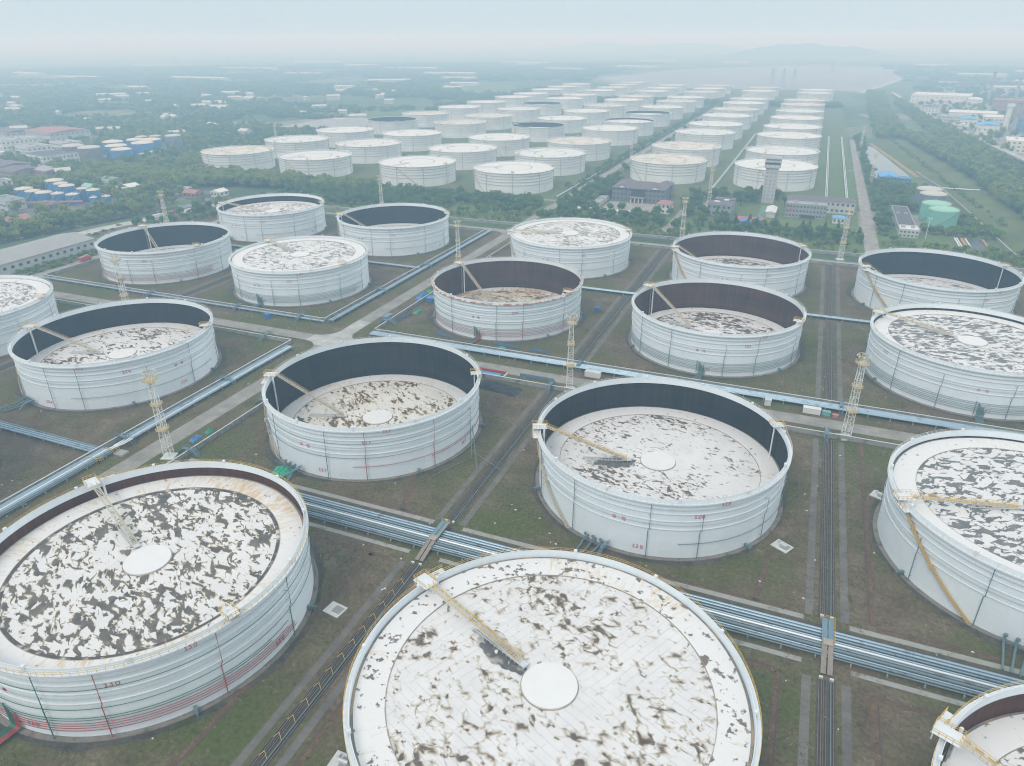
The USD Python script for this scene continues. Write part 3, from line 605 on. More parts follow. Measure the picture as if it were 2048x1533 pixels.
def slab_mat(name, c, w, h, rot=0.0, joint=.75):
    c = np.array(c)
    nodes = {"g": ("geometry", {}), "mp": ("mapping", {"rotation": (0, 0, rot)}), "b": ("brick_texture", {"offset": 0.0, "color1": tuple(c), "color2": tuple(c * .93), "mortar": tuple(c * joint), "scale": 1.0, "mortar_size": .06, "brick_width": w, "row_height": h}),
             "n": ("noise_texture", {"scale": .12, "detail": 7.0, "roughness": .68}), "k": ("map_range", {"from_min": .25, "from_max": .75, "to_min": .62, "to_max": 1.26}), "m": ("mix_color", {"blend_type": "multiply", "fac": 1.0, "use_clamp": False}),
             "p": ("principled_bsdf", {"roughness": .9, "specular_ior_level": .2})}
    return mat(name, nodes, [("g.position", "mp.vector"), ("mp.vector", "b.vector"), ("g.position", "n.vector"), ("n.fac", "k.value"), ("b.color", "m.a"), ("k.result", "m.b"), ("m.result", "p.base_color")])
M["soil"] = pos_mat("yard_soil", [(.25, (.060, .044, .028)), (.42, (.122, .092, .060)), (.58, (.150, .116, .078)), (.75, (.22, .18, .13))], .11, 12, second=(.082, .098, .028), s2=.022, at2=.42, w2=.22, third=(.24, .225, .195), s3=.9, at3=.66, grain=.9)
M["far_grass"] = pos_mat("far_yard_grass", [(.3, (.10, .115, .055)), (.7, (.155, .165, .085))], .03, 6, second=(.115, .155, .06), s2=.01, at2=.45, grain=.3)
M["lawn"] = pos_mat("mown_lawn", [(.3, (.085, .135, .045)), (.7, (.14, .185, .07))], .05, 6, second=(.16, .165, .085), s2=.03, at2=.58)
M["apron"] = pos_mat("gravel_with_shade", [(.3, (.055, .050, .042)), (.7, (.12, .11, .09))], .3, 7, second=(.06, .068, .03), s2=.06, at2=.52, grain=1.3)  # gravel tone with the shade at the tank foot mixed into the colour
M["red_dirt"] = pos_mat("red_brown_dirt", [(.3, (.10, .065, .042)), (.7, (.17, .112, .075))], .3, 6, grain=1.5)
M["road"] = slab_mat("pale_concrete_road", (.30, .285, .255), 6.0, 4.0)
M["road_new"] = slab_mat("new_concrete_road", (.43, .425, .40), 5.0, 5.0)
M["road_pink"] = slab_mat("warm_concrete_road", (.34, .31, .28), 5.0, 4.0)
M["road_white"] = slab_mat("dusty_white_road", (.46, .44, .41), 8.0, 8.0, joint=.9)
M["path"] = slab_mat("grey_slab_path", (.17, .155, .138), 2.2, 2.2)
M["water"] = mat("pond_water", {"n": ("noise_texture", {"scale": 1.2, "detail": 3.0}), "b": ("bump", {"strength": .05, "distance": .05}), "p": ("principled_bsdf", {"base_color": (.10, .115, .11), "roughness": .08, "specular_ior_level": .6})}, [("n.fac", "b.height"), ("b.normal", "p.normal")])
M["canal"] = mat("dark_canal_water", {"p": ("principled_bsdf", {"base_color": (.03, .045, .045), "roughness": .12})}, [])
M["mud"] = pos_mat("lilac_grey_flat", [(.3, (.25, .25, .285)), (.7, (.32, .32, .355))], .004, 5)
def zone(name, poly, z, m, label=None): return tag(MB().sheet(poly if not isinstance(poly, list) else Polygon(poly), z).build(name, m), label, kind="structure")
R_ = sbox
zone("ground", R_(-13500, -1200, 13500, 15000), 0.0, field_mat("plain_fields"))
zone("tank_yard", R_(-447, -40, 150, 511), .012, M["soil"])
zone("tank_yard", R_(-700, 628, 44, 2330), .012, M["far_grass"])
zone("verge", Polygon([(-520, -40), (-447, -40), (-447, 511), (-520, 545)]), .008, pos_mat("dry_verge", [(.3, (.11, .095, .06)), (.7, (.19, .165, .10))], .08, 6, second=(.08, .10, .045), s2=.04, at2=.5))
zone("belt_grass", R_(-460, 536, 150, 626), .010, M["lawn"])
# roads
cross = R_(-460, 269.5, 150, 277.3).union(R_(-213.6, -40, -205.2, 513)).union(R_(-460, 511.5, 150, 520.0)).union(R_(-458, -40, -449.5, 520))
road_all = cross.buffer(9, 16).buffer(-18, 16).buffer(9, 16).union(cross)
fl = cross.buffer(7, 24).buffer(-14, 24).buffer(7, 24)
fil = cross.buffer(10, 24, join_style=2).buffer(-10, 24)
bright = R_(-223, 266, -195, 303)
zone("concrete_road", fil.difference(bright), .028, M["road"])
zone("new_road_junction", fil.intersection(bright), .032, M["road_new"])
zone("concrete_road", R_(-214.5, 520, -206, 1760), .028, M["road_pink"])
zone("concrete_road", Polygon([(45.5, 520), (55.5, 520), (56, 700), (54, 1215), (47.5, 1215), (46.5, 700)]).union(R_(38, 686, 47, 690)).union(R_(40, 915, 48, 919)).union(R_(55, 690, 62, 693)).union(R_(54, 818, 62, 822)), .028, M["road_pink"])
zone("white_road", LineString([(-528, 330), (-523, 405), (-512, 452), (-507, 505), (-490, 524), (-430, 527)]).buffer(6.5), .030, M["road_white"])
zone("canal", LineString([(-556, 340), (-545, 408), (-532, 455), (-524, 500), (-540, 560)]).buffer(6.0), .020, M["canal"])
zone("paved_lane", LineString([(-700, 634), (-400, 640), (-215, 640)]).buffer(3), .024, M["road"])
zone("forecourt", Polygon([(-168, 614), (-119, 618), (-117, 657), (-168, 657)]), .030, M["road_pink"])
zone("drive", LineString([(-100, 552), (-97, 585), (-97, 640), (-84, 668), (-75, 720)]).buffer(3.5), .026, M["road_pink"])
zone("lawn", Polygon([(-17, 600), (27, 597), (29, 641), (-17, 634)]), .020, M["lawn"])
zone("lawn", R_(16, 690, 43, 1210), .020, M["lawn"])
zone("lawn", Polygon([(60, 600), (72, 600), (70, 690), (60, 690)]), .020, M["lawn"])
zone("sports_court", R_(-50.5, 604, -28, 636), .034, flat("orange_red_court", (.50, .13, .09), .8, .08))
zone("court_centre", Polygon([(-47, 606), (-31, 606), (-31, 633), (-36, 633), (-37, 622), (-42, 622), (-43, 633), (-47, 633)]), .040, flat("blue_court", (.10, .22, .55), .8, .08))
zone("green_path", R_(-35, 637, -29.5, 688), .030, flat("green_painted_path", (.13, .22, .16), .8, .12))
slope_m = mat("mown_slope_rows", {"g": ("geometry", {}), "mp": ("mapping", {"rotation": (0, 0, 1.45)}), "w": ("wave_texture", {"scale": .09, "distortion": 2.2, "detail": 3.0, "detail_scale": .4}), "n": ("noise_texture", {"scale": .03, "detail": 5.0}),
    "r": ("rgb_ramp", {"ramp": [(0.0, (.095, .125, .048)), (1.0, (.155, .18, .075))]}), "r2": ("rgb_ramp", {"ramp": [(.35, (.75, .8, .8)), (.7, (1.15, 1.1, 1.0))]}), "m": ("mix_color", {"blend_type": "multiply", "fac": 1.0, "use_clamp": False}), "p": ("principled_bsdf", {"roughness": .95, "specular_ior_level": .1})},
    [("g.position", "mp.vector"), ("mp.vector", "w.vector"), ("w.fac", "r.fac"), ("g.position", "n.vector"), ("n.fac", "r2.fac"), ("r.color", "m.a"), ("r2.color", "m.b"), ("m.result", "p.base_color")])
zone("grass_slope", [(112, 921), (124, 826), (132, 708), (141, 590), (150, 545), (185, 545), (174, 707), (163, 896), (124, 1239), (84, 1230), (80, 1180)], .018, slope_m)
zone("pond", [(64, 886), (62, 1000), (62, 1103), (71, 1145), (76, 1135), (103, 893), (98, 872), (70, 872)], .024, M["water"])
zone("ditch_bank", LineString([(110, 900), (74, 1182)]).buffer(2.4), .034, flat("orange_brown_clay", (.33, .20, .10), .9, .2, .1))
zone("lilac_flat", [(103, 2330), (320, 3445), (335, 4250), (-240, 4420), (-690, 3700), (-800, 2800), (-640, 2520), (-560, 2340), (-20, 2365)], .020, M["mud"])
zone("embankment_road", LineString([(95, 2290), (105, 2340), (215, 2900), (345, 3600)]).buffer(9), .030, M["road_white"])
zone("field", [(-880, 1300), (-690, 1080), (-640, 1110), (-790, 1500)], .018, M["lawn"])
zone("field", [(277, 2660), (900, 2700), (1000, 3030), (320, 3000)], .018, M["mud"])
zone("field", [(260, 2180), (700, 2240), (760, 2560), (270, 2500)], .018, M["mud"])
zone("works_ground", [(-620, 350), (-560, 350), (-545, 560), (-700, 560), (-900, 840), (-1250, 860), (-1100, 560), (-800, 440)], .016, pos_mat("works_paving", [(.3, (.10, .105, .10)), (.7, (.22, .215, .20))], .05, 6, second=(.06, .08, .04), s2=.02, at2=.5))
zone("works_ground", [(232, 1060), (330, 1060), (520, 2120), (182, 2060), (192, 1640)], .016, pos_mat("plant_paving", [(.3, (.20, .20, .19)), (.7, (.34, .33, .31))], .05, 6, second=(.07, .09, .05), s2=.02, at2=.58))
zone("road", LineString([(235, 760), (203, 870), (192, 960), (180, 1010)]).buffer(7), .022, M["road"])
zone("pit", [(109, 590), (125, 590), (133, 620), (108, 619)], .020, flat("dark_wet_pit", (.06, .075, .085), .4, .2))
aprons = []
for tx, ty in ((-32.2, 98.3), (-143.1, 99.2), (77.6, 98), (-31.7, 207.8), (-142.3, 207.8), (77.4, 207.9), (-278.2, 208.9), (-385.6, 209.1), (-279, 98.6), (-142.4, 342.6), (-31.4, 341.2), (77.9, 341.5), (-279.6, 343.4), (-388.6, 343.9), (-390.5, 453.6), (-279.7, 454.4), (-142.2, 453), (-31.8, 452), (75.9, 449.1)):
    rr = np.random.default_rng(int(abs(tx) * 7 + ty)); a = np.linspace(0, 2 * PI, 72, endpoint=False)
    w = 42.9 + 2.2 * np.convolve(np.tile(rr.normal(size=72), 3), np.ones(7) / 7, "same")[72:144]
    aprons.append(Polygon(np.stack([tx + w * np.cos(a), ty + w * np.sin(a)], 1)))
for a_ in aprons: zone("gravel_and_shade_apron", a_, .022, M["apron"])  # gravel ring, its dark colour also painting the contact shade round each tank

# strips, trenches and pipe corridors of the near yard
def strip(x0, x1, y0, y1, name="slab_path", m="path", z=.05): return zone(name, R_(x0, y0, x1, y1), z, M[m])
for x in (23.0, -87.3, -334.0):
    for y0, y1 in ((-30, 139.5), (161, 260), (293, 394), (402, 506)):
        strip(x - 5.3, x - 3.2, y0, y1); strip(x + 3.4, x + 5.5, y0, y1)
        strip(x - 2.0, x + 2.2, y0, y1, "trench_bed", "dark_gap", .03)
        tr = thing("cable_trench", "x", "trench", (x, 0, 0))
        for dx in (-1.5, .1, 1.7): MB().box((dx, (y0 + y1) / 2, .16), (.16, y1 - y0, .30)).build("kerb", M["path"], tr)
        for dx, r, mm in ((-.9, .12, "rusty_pipe"), (1.1, .16, "teal_pipe"), (-.45, .08, "rusty_pipe")): MB().tube([(dx, y0, .34), (dx, y1, .34)], r, 8).build("pipe", M[mm], tr, smooth=True)
        where = {23.0: "between the right-hand tank columns", -87.3: "between the tanks of the middle pair", -334.0: "between the two left tank columns"}[x]
        which = {-30: "nearest the camera", 161: "north of the pipe corridor", 293: "just past the concrete road", 402: "in the back tank row"}[y0]
        tag(tr, f"dark pipe trench {where}, {which}")
        if x == -87.3 and y0 == -30:
            for i in range(22):
                yy = 30 + i * 4.8
                m = MB(); m.bar((-1.3, yy, .3), (-.2, yy + .9, 1.15), .10); m.bar((-.2, yy + .9, 1.15), (.9, yy, .3), .10); m.build("yellow_trestle", M["yellow"], tr)
def dirt(name, pts, w=.9): zone("dirt_trench", LineString(pts).buffer(w, cap_style=2), .045, M["red_dirt"]); zone("dirt_furrow", LineString(pts).parallel_offset(w * .55, "left").buffer(.18, cap_style=2), .052, M["dark_gap"])
for pts in ([(-138, 139.6), (-96, 139)], [(-101.8, 139), (-104, 60)], [(-60, 139), (12, 138.5)], [(31, 138), (70, 139.5)], [(33.6, 137), (33.8, 60)], [(12.5, 138), (12.3, 90)], [(34, 163), (34.2, 262)], [(-125, 161.6), (-95, 161)], [(-104, 161), (-113, 186)], [(-62, 161.2), (14, 160.8)], [(5, 161), (7, 184)], [(35, 161.5), (66, 162.5)], [(-188, 205), (-177, 178)], [(-87.3 + 7.5, 70), (-87.3 + 8.4, 130)]): dirt("d", pts)
for x0, x1 in ((-192, -92), (-82, 17.5), (28.6, 145)): strip(x0, x1, 158.6, 160.4, "slab_path", "concrete", .05); strip(x0, x1, 143.2, 144.8, "slab_path", "concrete", .05)
strip(-190, 145, 155.9, 158.2, "trench_bed", "dark_gap", .034)
for y in (156.1, 158.1): pass

def pipe_run(label, axis, fixed, a0, a1, pipes, sup=8.0, z=.95):
    """pipes: (offset across, radius, material). axis 'x': runs along x at y = fixed"""
    t = thing("pipe_run", label, "pipeline", (a0, fixed, 0) if axis == "x" else (fixed, a0, 0)); L = a1 - a0
    pt = (lambda s, o, zz: (s, o, zz)) if axis == "x" else (lambda s, o, zz: (o, s, zz))
    lo, hi = min(p[0] for p in pipes) - .6, max(p[0] for p in pipes) + .6
    fr_ = random.Random(int(abs(fixed) + abs(a0)))
    for o, r, mm in pipes:
        m = MB().tube([pt(0, o, z + r), pt(L * .33, o, z + r), pt(L * .66, o, z + r), pt(L, o, z + r)], r, 12); s = fr_.uniform(2, 12)
        while s < L:                                                     # flanges and cladding bands
            m.tube([pt(s, o, z + r), pt(s + .22, o, z + r)], r * 1.22, 12); s += fr_.uniform(9, 22)
        m.build("pipe", M[mm], t, smooth=40)
    for i in range(int(L / sup) + 1):
        s = i * sup + .5
        m = MB(); m.bar(pt(s, lo, z - .15), pt(s, hi, z - .15), .3, .28)
        for o in (lo + .3, hi - .3): m.bar(pt(s, o, 0), pt(s, o, z - .15), .35)
        m.build("support", M["concrete"], t)
    return t
main = [(4.3, .40, "blue_pipe"), (3.2, .40, "blue_pipe"), (2.15, .34, "blue_pipe2"), (1.25, .26, "blue_pipe"), (.3, .36, "steel_pipe"), (-.75, .36, "blue_pipe2"), (-1.75, .38, "teal_pipe"), (-2.7, .27, "blue_pipe"), (-3.6, .34, "blue_pipe2"), (-4.4, .22, "teal_pipe")]
pipe_run("wide run of blue-grey pipes, one bright silver, crossing the foreground between the nearest tank rows", "x", 150.6, -196, 145, main)
pipe_run("pale blue pipe run beside the concrete road, behind the black-walled middle tanks", "x", 286.7, -195, 145, [(1.9, .36, "blue_pipe"), (1.1, .36, "blue_pipe"), (.3, .36, "blue_pipe"), (-.5, .36, "blue_pipe"), (-1.3, .34, "blue_pipe"), (-2.1, .30, "blue_pipe")], z=1.3)
pipe_run("bundle of pale blue pipes on the left of the access road, beside tank 124", "y", -223.3, 160, 257, [(-2.4, .34, "blue_pipe2"), (-1.5, .38, "blue_pipe"), (-.5, .42, "blue_pipe"), (.6, .42, "steel_pipe"), (1.7, .40, "blue_pipe")])
pipe_run("pale pipes along the wall at the left edge, leading to the nearest left tank", "y", -223.3, 20, 152, [(-2.4, .36, "blue_pipe"), (-1.4, .4, "blue_pipe"), (-.3, .42, "steel_pipe"), (.8, .38, "blue_pipe"), (1.8, .3, "blue_pipe2"), (2.7, .22, "teal_pipe")])
pipe_run("pale blue pipes along the access road, right of the grey-flecked full tank", "y", -224.8, 294, 508, [(-1.5, .4, "blue_pipe"), (-.5, .5, "blue_pipe"), (.6, .5, "blue_pipe")])
pipe_run("pipe run along the far side of the left road, above tank 124", "x", 292.2, -445, -228, [(-.5, .32, "blue_pipe"), (.3, .36, "blue_pipe")])
pipe_run("four pale blue pipes crossing the left edge in front of tank 124", "x", 150.2, -445, -227.5, [(-1.6, .42, "blue_pipe"), (-.5, .42, "blue_pipe"), (.6, .42, "blue_pipe"), (1.7, .36, "blue_pipe2")])
pipe_run("pale blue pipes between the two back tank rows at right", "x", 398, -195, 145, [(-1.2, .4, "blue_pipe"), (-.3, .4, "blue_pipe"), (.6, .4, "blue_pipe"), (1.4, .3, "blue_pipe")])
pipe_run("pale blue pipes between the two back tank rows at left", "x", 398, -445, -228, [(-1.2, .4, "blue_pipe"), (-.3, .4, "blue_pipe"), (.6, .4, "blue_pipe")])
for x, l in ((-32, "slim grey pipes running past the large office to the far tanks"), (18, "grey pipe line along the left edge of the far grass strip"), (36, "white pipe line along the middle of the far grass strip")):
    pipe_run(l, "y", x if x > 0 else -88, 700, 1230, [(0, .5, "steel_pipe"), (1.4, .4, "steel_pipe")], 24.0)
pipe_run("white pipe crossing the mown slope beside the green tanks", "x", 829, 96, 158, [(0, .55, "steel_pipe")], 10)
pipe_run("green-edged pipe line along the long far road, left of the office", "y", -219, 650, 1700, [(0, .5, "steel_pipe"), (-1.3, .5, "blue_pipe2")], 30.0)

def wall(label, pts, h=1.9, butt=6.0, side=1):
    p0, p1 = np.array(pts[0], float), np.array(pts[1], float); L = float(np.linalg.norm(p1 - p0)); d = (p1 - p0) / L
    t = thing("containment_wall", label, "wall", (p0[0], p0[1], 0), math.degrees(math.atan2(d[1], d[0])))
    MB().box((L / 2, 0, h / 2), (L, .38, h)).build("wall", M["concrete_wall"], t)
    MB().box((L / 2, 0, h + .06), (L, .50, .12)).build("coping", M["white_cap"], t)
    if butt:
        for i in range(int(L / butt)): MB().box((i * butt + 2, side * .42, h * .42), (.45, .5, h * .84)).build("buttress", M["concrete_wall"], t)
wall("grey concrete wall along the near side of the road right of tank 127", ((-195, 262.2), (145, 262.2)), side=1)
wall("grey concrete wall along the far side of the road, behind the blue pipes at right", ((-195, 291.2), (145, 291.2)), side=-1)
wall("grey concrete wall on the right of the access road beside tank 127", ((-194.5, 20), (-194.5, 262)), side=-1)
wall("grey concrete wall right of the access road beside the rust-rimmed tank", ((-196, 291.5), (-196, 507)), side=1)
wall("grey concrete wall left of the access road beside tank 124", ((-227, 20), (-227, 263)), side=1)
wall("grey concrete wall left of the access road beside the grey-flecked full tank", ((-229.5, 294.4), (-229.5, 508)), side=-1)
wall("grey concrete wall along the near side of the left road, behind tank 124", ((-445, 263.4), (-227.3, 263.4)), side=1)
wall("grey concrete wall along the far side of the left road", ((-445, 294.6), (-229.8, 294.6)), side=-1)
wall("grey concrete back wall of the near yard, left part", ((-445, 508.4), (-229.8, 508.4)))
wall("grey concrete back wall of the near yard, right part", ((-195.8, 508.4), (145, 508.4)))
wall("grey concrete wall along the left boundary road, beside the almost empty tank", ((-445.4, 294.8), (-445.4, 508.2)))
wall("grey concrete wall at the far left, beside the tank cut by the left edge", ((-445.4, 20), (-445.4, 263.2)))
wall("pale boundary wall between the back road and the tree belt", ((-460, 534), (150, 536)), 2.2, 0)
wall("pale boundary wall running down the foot of the mown slope", ((110, 921), (124, 826)), 2.4, 0); wall("grey boundary wall beside the green tanks", ((124, 826), (132, 708)), 2.4, 0); wall("grey boundary wall at the foot of the ploughed slope, lower right", ((132, 708), (141, 560)), 2.4, 0)

# stile stairs of blue-grey steel over the walls
def stile(label, loc, rz):
    t = thing("stile_stair", label, "steps", (loc[0], loc[1], 0), rz, "blue-grey steel stiles over the walls")
    m = MB(); m.box((0, 0, 2.45), (1.3, 4.6, .1)); m.build("platform", M["blue_steel"], t)
    for s in (-1, 1):
        f = MB()
        for i in range(8): f.box((0, s * (2.4 + i * .33), 2.2 - i * .3), (1.2, .32, .05))
        for x in (-.62, .62): f.bar((x, s * 2.3, 2.4), (x, s * 5.0, .05), .08, .22)
        f.build("flight", M["blue_steel"], t)
    r = MB()
    for x in (-.66, .66): rail(r, [(x, -5.0, .1), (x, -2.3, 2.5), (x, 2.3, 2.5), (x, 5.0, .1)], 1.1, 1.5, .08)
    r.build("stile_rail", M["blue_steel"], t)
    return t
S0 = stile("steel stile over wall and pipes left of the nearest left mast", (-224.5, 160), 90)
for l, loc, rz in (("steel stile beside tank 124's right side, over wall and pipes", (-225.5, 215), 90), ("steel stile near the corner of tank 124's yard, next to the new junction", (-243, 263.4), 0), ("steel stile over the pipes left of the grey-flecked full tank's branch pipes", (-244, 294), 0), ("steel stile in front of the grey-flecked full tank", (-287, 294), 0),
    ("steel stile at the left bend below the almost empty tank", (-352, 294), 0), ("steel stile right of the access road, just behind the nearest left mast's foot", (-194.8, 162), 90), ("steel stile tucked behind tank 127's left rim", (-194.8, 204), 90), ("steel stile over the pipes opposite the rust-rimmed tank", (-227.5, 348), 90), ("steel stile at the upper bend of the access road pipes", (-227.5, 404), 90), ("steel stile beside the grey-blue box left of the rust-rimmed tank", (-196, 304), 90),
    ("steel stile on the yard wall at the foot of the middle mast", (-89, 262.2), 0), ("steel stile over the blue pipes at the top of the middle trench", (-84, 288.5), 0), ("steel stile on the wall at the foot of the right-hand mast", (22, 262.2), 0), ("steel stile over the blue pipes at the top of the right-hand trench", (27.5, 288.5), 0)):
    place(S0, l, (loc[0], loc[1], 0), rz)
# pipe bridges where trenches cross the foreground pipe corridor
def trench_bridge(label, x):
    t = thing("pipe_bridge", label, "bridge", (x, 152, 0))
    for dx in (-.75, .75):
        MB().box((dx, 2.2, 2.1), (1.3, 9.0, .14)).build("deck_plate", M["blue_steel"], t); m = MB(); m.bar((dx, -2.4, 2.1), (dx, -11, .5), 1.2, .12)
        m.build("ramp_grating", M["ramp"], t)
    MB().box((.1, -1.9, 2.2), (2.3, 2.2, .16)).build("cover_board", flat("pale_cover_board_%d" % abs(int(x)), (.36, .31, .25), .9, .1), t)
    for dy in (-5.2, 6.8): m = MB(); [m.bar((dx, dy, 0), (dx, dy, 2.1), .3) for dx in (-1.3, 1.4)]; m.build("pier", M["concrete"], t)
    r = MB(); rail(r, [(1.5, -2, 2.1), (1.5, 6.6, 2.1), (-1.5, 6.6, 2.1)], 1.0, 1.5, .07); r.build("bridge_rail", M["yellow"], t)
    for dx in (-1.2, 1.2): m = MB(); m.box((dx, -12.3, .35), (.9, .5, .7)); m.box((dx, 9.2, .35), (.8, .7, .7)); m.build("valve_box", M["white_cap"], t)
M["ramp"] = flat("rusty_grating", (.25, .21, .18), .8, .2)
trench_bridge("narrow blue-grey pipe bridge over the silver pipe, right of tank 128", 23.1); trench_bridge("narrow dark pipe bridge over the pipe corridor, between the two nearest tanks", -87.2)

# floodlight masts
def make_mast(label, loc):
    t = thing("floodlight_mast", label, "light mast", (loc[0], loc[1], 0), 20, "white lattice floodlight masts with yellow platforms")
    H_ = 32.0; w = lambda z: 1.35 - .55 * z / H_
    for sx, sy in ((-1, -1), (1, -1), (1, 1), (-1, 1)):
        MB().bar((sx * w(0), sy * w(0), 0), (sx * w(H_), sy * w(H_), H_), .16).build("leg", M["white_metal"], t)
    b = MB()
    for i in range(13):
        z0, z1 = i * H_ / 13, (i + 1) * H_ / 13
        for (ax, ay), (bx, by) in (((-1, -1), (1, -1)), ((1, -1), (1, 1)), ((1, 1), (-1, 1)), ((-1, 1), (-1, -1))):
            b.bar((ax * w(z1), ay * w(z1), z1), (bx * w(z1), by * w(z1), z1), .085)
            b.bar((ax * w(z0), ay * w(z0), z0), (bx * w(z1), by * w(z1), z1), .075) if i % 2 else b.bar((bx * w(z0), by * w(z0), z0), (ax * w(z1), ay * w(z1), z1), .075)
    b.build("lattice", M["white_metal"], t)
    for z, s in ((11.5, 1.7), (21.5, 1.5), (31.0, 1.9)):
        p = MB(); p.box((0, 0, z), (2 * s, 2 * s, .12)); rail(p, [(-s, -s, z), (s, -s, z), (s, s, z), (-s, s, z), (-s, -s, z)], 1.05, .9, .1); p.build("platform", M["dullyellow"], t)
    hd = MB(); hd.ring(1.9, 2.05, 34.3, 34.45, n=16)
    for i in range(8): a = i * PI / 4; hd.bar((1.0 * math.cos(a), 1.0 * math.sin(a), 32.2), (2.0 * math.cos(a), 2.0 * math.sin(a), 34.4), .1)
    hd.build("head_ring", M["dullyellow"], t)
    for i in range(8): a = (i + .5) * PI / 4; m = MB(); m.box((2.25 * math.cos(a), 2.25 * math.sin(a), 34.0), (.35, .7, .6), a); m.build("floodlight", M["galv"], t)
    MB().box((0, 0, .25), (4.6, 4.6, .5)).build("plinth", M["white_cap"], t)
    ld = MB(); [ld.bar((x, .1, .5), (x, .1, 31), .07) for x in (-.25, .25)]; [ld.bar((-.25, .1, z), (.25, .1, z), .05) for z in np.arange(.8, 31, .6)]; ld.build("climbing_ladder", M["dullyellow"], t)
    return t
mast = make_mast("lattice floodlight mast in front of tank 124, its foot behind the nearest left tank", (-200, 158))
for l, x, y in (("lattice floodlight mast standing behind tank 128's left shoulder", -81.2, 264.5), ("lattice floodlight mast between tanks 128 and 122, beside the road", 29, 264.2), ("lattice floodlight mast rising behind the rust-rimmed tank's left rim", -199.8, 399), ("lattice floodlight mast at the back wall right of the cracked grey-and-tan roof", -79, 523.5), ("lattice floodlight mast at the back wall in front of the lawn", 29, 523.5),
    ("lattice floodlight mast behind the almost empty left tank", -452, 405), ("lattice floodlight mast in front of the almost empty left tank, left of its red pipes", -336, 262.5), ("lattice floodlight mast behind the two black-inside tanks of the back row", -333, 523.5), ("lattice floodlight mast at the far left corner of the far tanks", -691, 832), ("lattice floodlight mast right of the far tank behind the large office", -80, 669), ("lattice floodlight mast beside the long straight far road", -197, 855), ("leaning-looking lattice mast beside the far end of the pond", 57, 1071), ("lattice mast standing in front of the pond", 59, 815)):
    place(mast, l, (x, y, 0), 20)

# things lying about the near yard
def crate(name, label, cat, loc, size, m, rz=0, lid=None, group=None):
    t = thing(name, label, cat, (loc[0], loc[1], 0), rz, group); x, y, z = size
    MB().box((0, 0, z / 2 + .12), (x, y, z)).build("body", M[m] if isinstance(m, str) else m, t)
    MB().box((0, 0, z + .17), (x + .2, y + .2, .1)).build("lid", M[lid or m] if isinstance(lid or m, str) else (lid or m), t)
    for s in (-1, 1): MB().box((s * x * .35, 0, .06), (.3, y * .9, .12)).build("skid", M["dark_pipe"], t)
    return t
M["blue_box"] = flat("blue_box_paint", (.045, .14, .34), .6, .15); M["blue_tarp"] = flat("bright_blue_sheeting", (.09, .25, .50), .7, .15); M["green_tarp"] = flat("bright_green_sheeting", (.04, .33, .21), .7, .2)
M["white_box"] = flat("off_white_box_paint", (.66, .66, .63), .6, .06); M["red_paint"] = flat("red_paint", (.42, .06, .06), .5, .12); M["teal_box"] = flat("teal_box_paint", (.16, .34, .33), .6, .1); M["pink_box"] = flat("faded_pink_box", (.46, .16, .18), .6, .1); M["black_pile"] = flat("black_scrap", (.04, .045, .048), .8, .4)
crate("site_cabin", "white cabin beside the blue pipes, right of the middle mast", "cabin", (-75.5, 281), (7, 2.6, 2.4), "white_box", 0, "white_cap")
crate("storage_container", "white container on the road verge, left of the teal and pink boxes", "container", (16.5, 280.6), (6.6, 2.4, 2.3), "white_box")
crate("equipment_box", "teal box between the white container and the pink box", "box", (22, 280.8), (3.0, 1.8, 1.6), "teal_box"); crate("equipment_box", "pink box at the road edge, right of the teal box", "box", (25.4, 280.2), (2.0, 1.6, 1.1), "pink_box")
crate("water_tank_box", "pale box tank on a frame by the blue pipes, behind tank 128's rim", "tank", (-.5, 281.5), (2.6, 2.4, 2.6), "white_cap", 0, "galv")
crate("site_cabin", "grey-blue cabin at the wall corner left of the rust-rimmed tank", "cabin", (-199.3, 310), (3, 6, 2.4), "blue_steel"); crate("equipment_box", "blue box against the left foot of the rust-rimmed tank", "box", (-191.5, 345), (4, 5, 2.4), "blue_box", 0, "blue_tarp")
crate("equipment_box", "small blue box standing alone right of the rust-rimmed tank", "box", (-97, 364), (2.6, 2.6, 2.2), "blue_box"); crate("equipment_box", "blue box at tank 124's upper right, beside the left road", "box", (-262, 287.5), (3.4, 2.4, 2.2), "blue_box")
def tarp(label, loc, size, m, seed, rz=0, h=.9):
    rr = np.random.default_rng(seed); k = 12; gx, gy = np.meshgrid(np.linspace(-.5, .5, k), np.linspace(-.5, .5, k), indexing="ij")
    z = np.clip(h * (1 - (np.maximum(abs(gx), abs(gy)) * 2) ** 4), 0, 9) * (.55 + .9 * rr.random((k, k))) + .05
    v = np.stack([gx * size[0], gy * size[1], z], -1).reshape(-1, 3); f = [[i * k + j, (i + 1) * k + j, (i + 1) * k + j + 1, i * k + j + 1] for i in range(k - 1) for j in range(k - 1)]
    t = thing("tarpaulin", label, "tarpaulin", (loc[0], loc[1], .03), rz); MB().add(v, f).build("sheet", M[m], t)
    if m != "black_pile":
        for q in ((-.4, -.4), (.4, .4), (-.4, .4)): MB().box((q[0] * size[0], q[1] * size[1], .25), (.5, .5, .4), .4).build("weight", M["dark_pipe"], t)
tarp("bright green sheeting heaped at the foot of tank 127's left side", (-155, 165), (7, 6), "green_tarp", 1, 20, 1.3); tarp("two bright blue sheets on the verge right of the nearest left mast", (-200.6, 171.5), (2.4, 5), "blue_tarp", 2); tarp("green sheeting on the verge above the blue sheets", (-199.8, 177.5), (2.2, 3), "green_tarp", 3)
